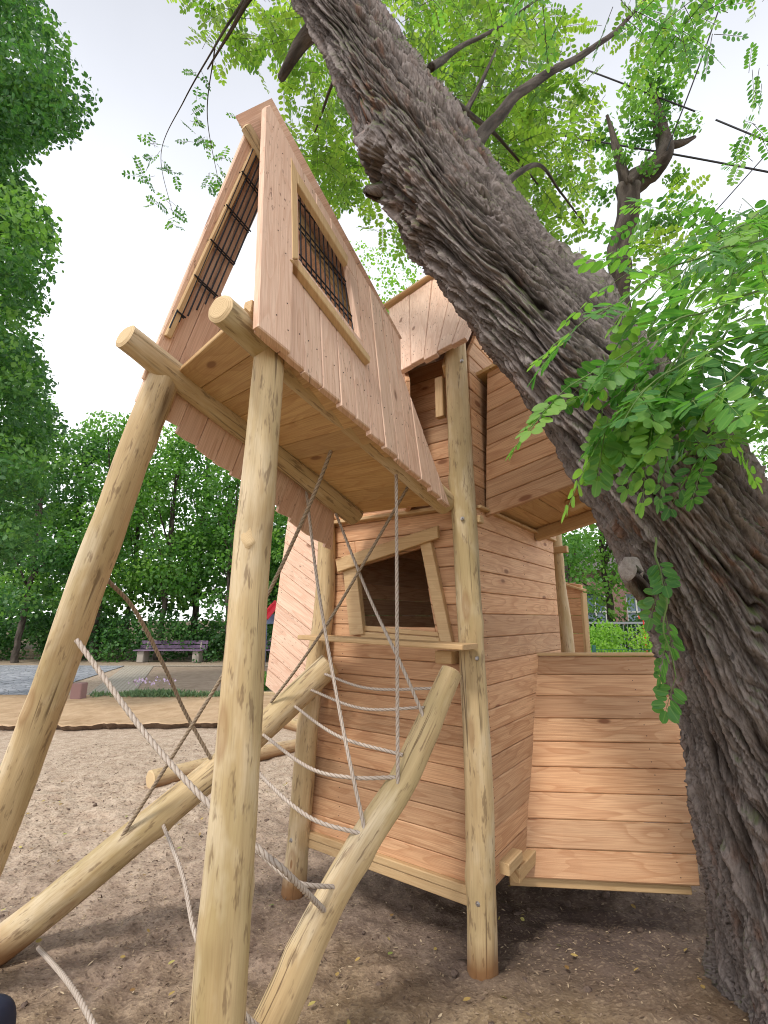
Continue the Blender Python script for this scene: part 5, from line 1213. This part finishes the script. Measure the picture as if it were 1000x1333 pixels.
# flowering clumps on the kerb strip
FL = leaf_mat('grey green herb', (.10, .16, .09), (.14, .22, .12), (.20, .28, .16), .2); FP = NT('pale lilac flower').done((.62, .48, .66), .7)
for k, (px, sz, fl_, lb) in enumerate(((197, .34, 1, 'low green herb with white lilac flowers, left half of the clump'), (215, .36, 1, 'grey green clump with lilac flowers right before the bench'), (160, .18, 0, 'small grassy weed nearest the bollard'), (130, .14, 0, 'tiny weed beside the pale paving'), (240, .2, 0, 'low weed right of the flowering clump'), (262, .16, 0, 'small weed between the flowers and the knotted stilt'), (282, .2, 0, 'weed beside the knotted stilt on the kerb'), (180, .15, 1, 'small sparse flower tuft left of the clump'))):
    c_ = gnd(px, 906, .05); n = int(900*sz); P = c_ + rng.normal(size=(n, 3))*A(sz*.55, .10, .0) + A(0, 0, .0); D = rng.normal(size=(n, 3))*.5 + UP
    pl_ = empty('flowering_plant' if fl_ else 'weed', tuple(c_), lb, 'plant', 'plants on the kerb strip')
    quads('leaves', FL, P, D, rng.normal(size=(n, 3)), rng.uniform(.06, .16, n)*(1 if fl_ else .8), .02, pl_)
    if fl_:
        n = 26; P = c_ + rng.normal(size=(n, 3))*A(sz*.45, .08, .03) + A(0, 0, .27); quads('flowers', FP, P, rng.normal(size=(n, 3)), rng.normal(size=(n, 3)), .045, .04, pl_)
# shrub at the foot of the pale wing
bl = [(gnd(352, 900) + A(random.uniform(-.3, .5), random.uniform(-.1, .4), random.uniform(.05, .35)), .16) for k in range(14)]
P, Nn, rn = blob_leaves(bl, .05, 2600); tag(quads('shrub', M['lf_mid'], P, rng.normal(size=P.shape), Nn, .06, .045, None, rn), 'small green shrub below the pale wing wall', 'shrub')
# red slide glimpsed between stilt and wing
sd_ = empty('play_slide', tuple(at(352, 862, 16)*A(1, 1, 0)), 'red slide with a blue side glimpsed left of the pale wing wall', 'slide')
RM = NT('red plastic').done((.55, .03, .05), .4); UM = NT('blue panel').done((.16, .20, .32), .5)
g = MB(); a_, b_ = at(359, 786, 15.5), at(343, 806, 15.2); bar(g, a_, b_, .5, .04); bar(g, a_+UP*.08, b_+UP*.08, .05, .10); g.build('chute', RM, sd_)
g = MB(); c_ = at(352, 806, 15.7); bar(g, (c_[0]-.2, c_[1], c_[2]), (c_[0]+.4, c_[1], c_[2]), .05, .3); g.build('side_panel', UM, sd_)
for s_ in (-.15, .35):
    g = MB(); bar(g, (c_[0]+s_, c_[1]+.1, 0), (c_[0]+s_, c_[1]+.1, c_[2]), .07, .07, up=(0, 1, 0)); g.build('leg', UM, sd_)
# overhead cables through the right sky
CM = NT('black cable').done((.03, .03, .035), .6)
CAB = [([(560, 120, 9), (700, 168, 8), (800, 188, 7.4), (900, 205, 7.0), (1100, 243, 6.2)], .014, 'thick black cable crossing the upper right sky below the others'),
       ([(760, 90, 7.6), (788, 100, 7.4), (905, 145, 7.0)], .012, 'short black cable end above the pollarded tree'),
       ([(932, 156, 6.8), (1000, 184, 6.4), (1080, 215, 6)], .012, 'black cable leaving at the right edge above the long one'),
       ([(935, 15, 6.5), (905, 100, 6.7), (868, 196, 7.0)], .009, 'steep thin cable running down to the fork of the pollarded tree'),
       ([(1030, 165, 6.2), (985, 215, 6.4), (918, 290, 6.8)], .007, 'thin slanting cable near the right edge')]
for pts, r_, lb in CAB:
    g = MB(); tubes(g, [spline(np.array([att(*p) for p in pts]), 30)], r_, r_, 6); tag(g.build('overhead_cable', CM), lb, 'cable', 'cables overhead')
# dark bag guessed at the lower left corner, body and post made up
g = MB(); c_ = att(-48, 1385, 1.15); cc = c_
bm_n = 18
for a0 in range(1):
    th_ = np.linspace(0, math.pi, bm_n); ph_ = np.linspace(0, 2*math.pi, 28, endpoint=False); TT, PP_ = np.meshgrid(th_, ph_, indexing='ij')
    se = lambda v, p: np.sign(v)*np.abs(v)**p
    V = np.stack([.09*se(np.sin(TT), .5)*se(np.cos(PP_), .5), .07*se(np.sin(TT), .5)*se(np.sin(PP_), .5), .12*se(np.cos(TT), .5)], -1).reshape(-1, 3) + c_
    g.add(V, gridfaces(bm_n, 28), 0, None, True)
z0 = c_[2] - .12
bar(g, (c_[0], c_[1], z0), (c_[0], c_[1], -.02), .03, .03, up=(0, 1, 0))
tag(g.build('navy_backpack', NT('navy fabric').done((.012, .016, .035), .6), None, (c_[0], c_[1], 0)), 'dark navy handle top just inside the lower left corner', 'scooter')
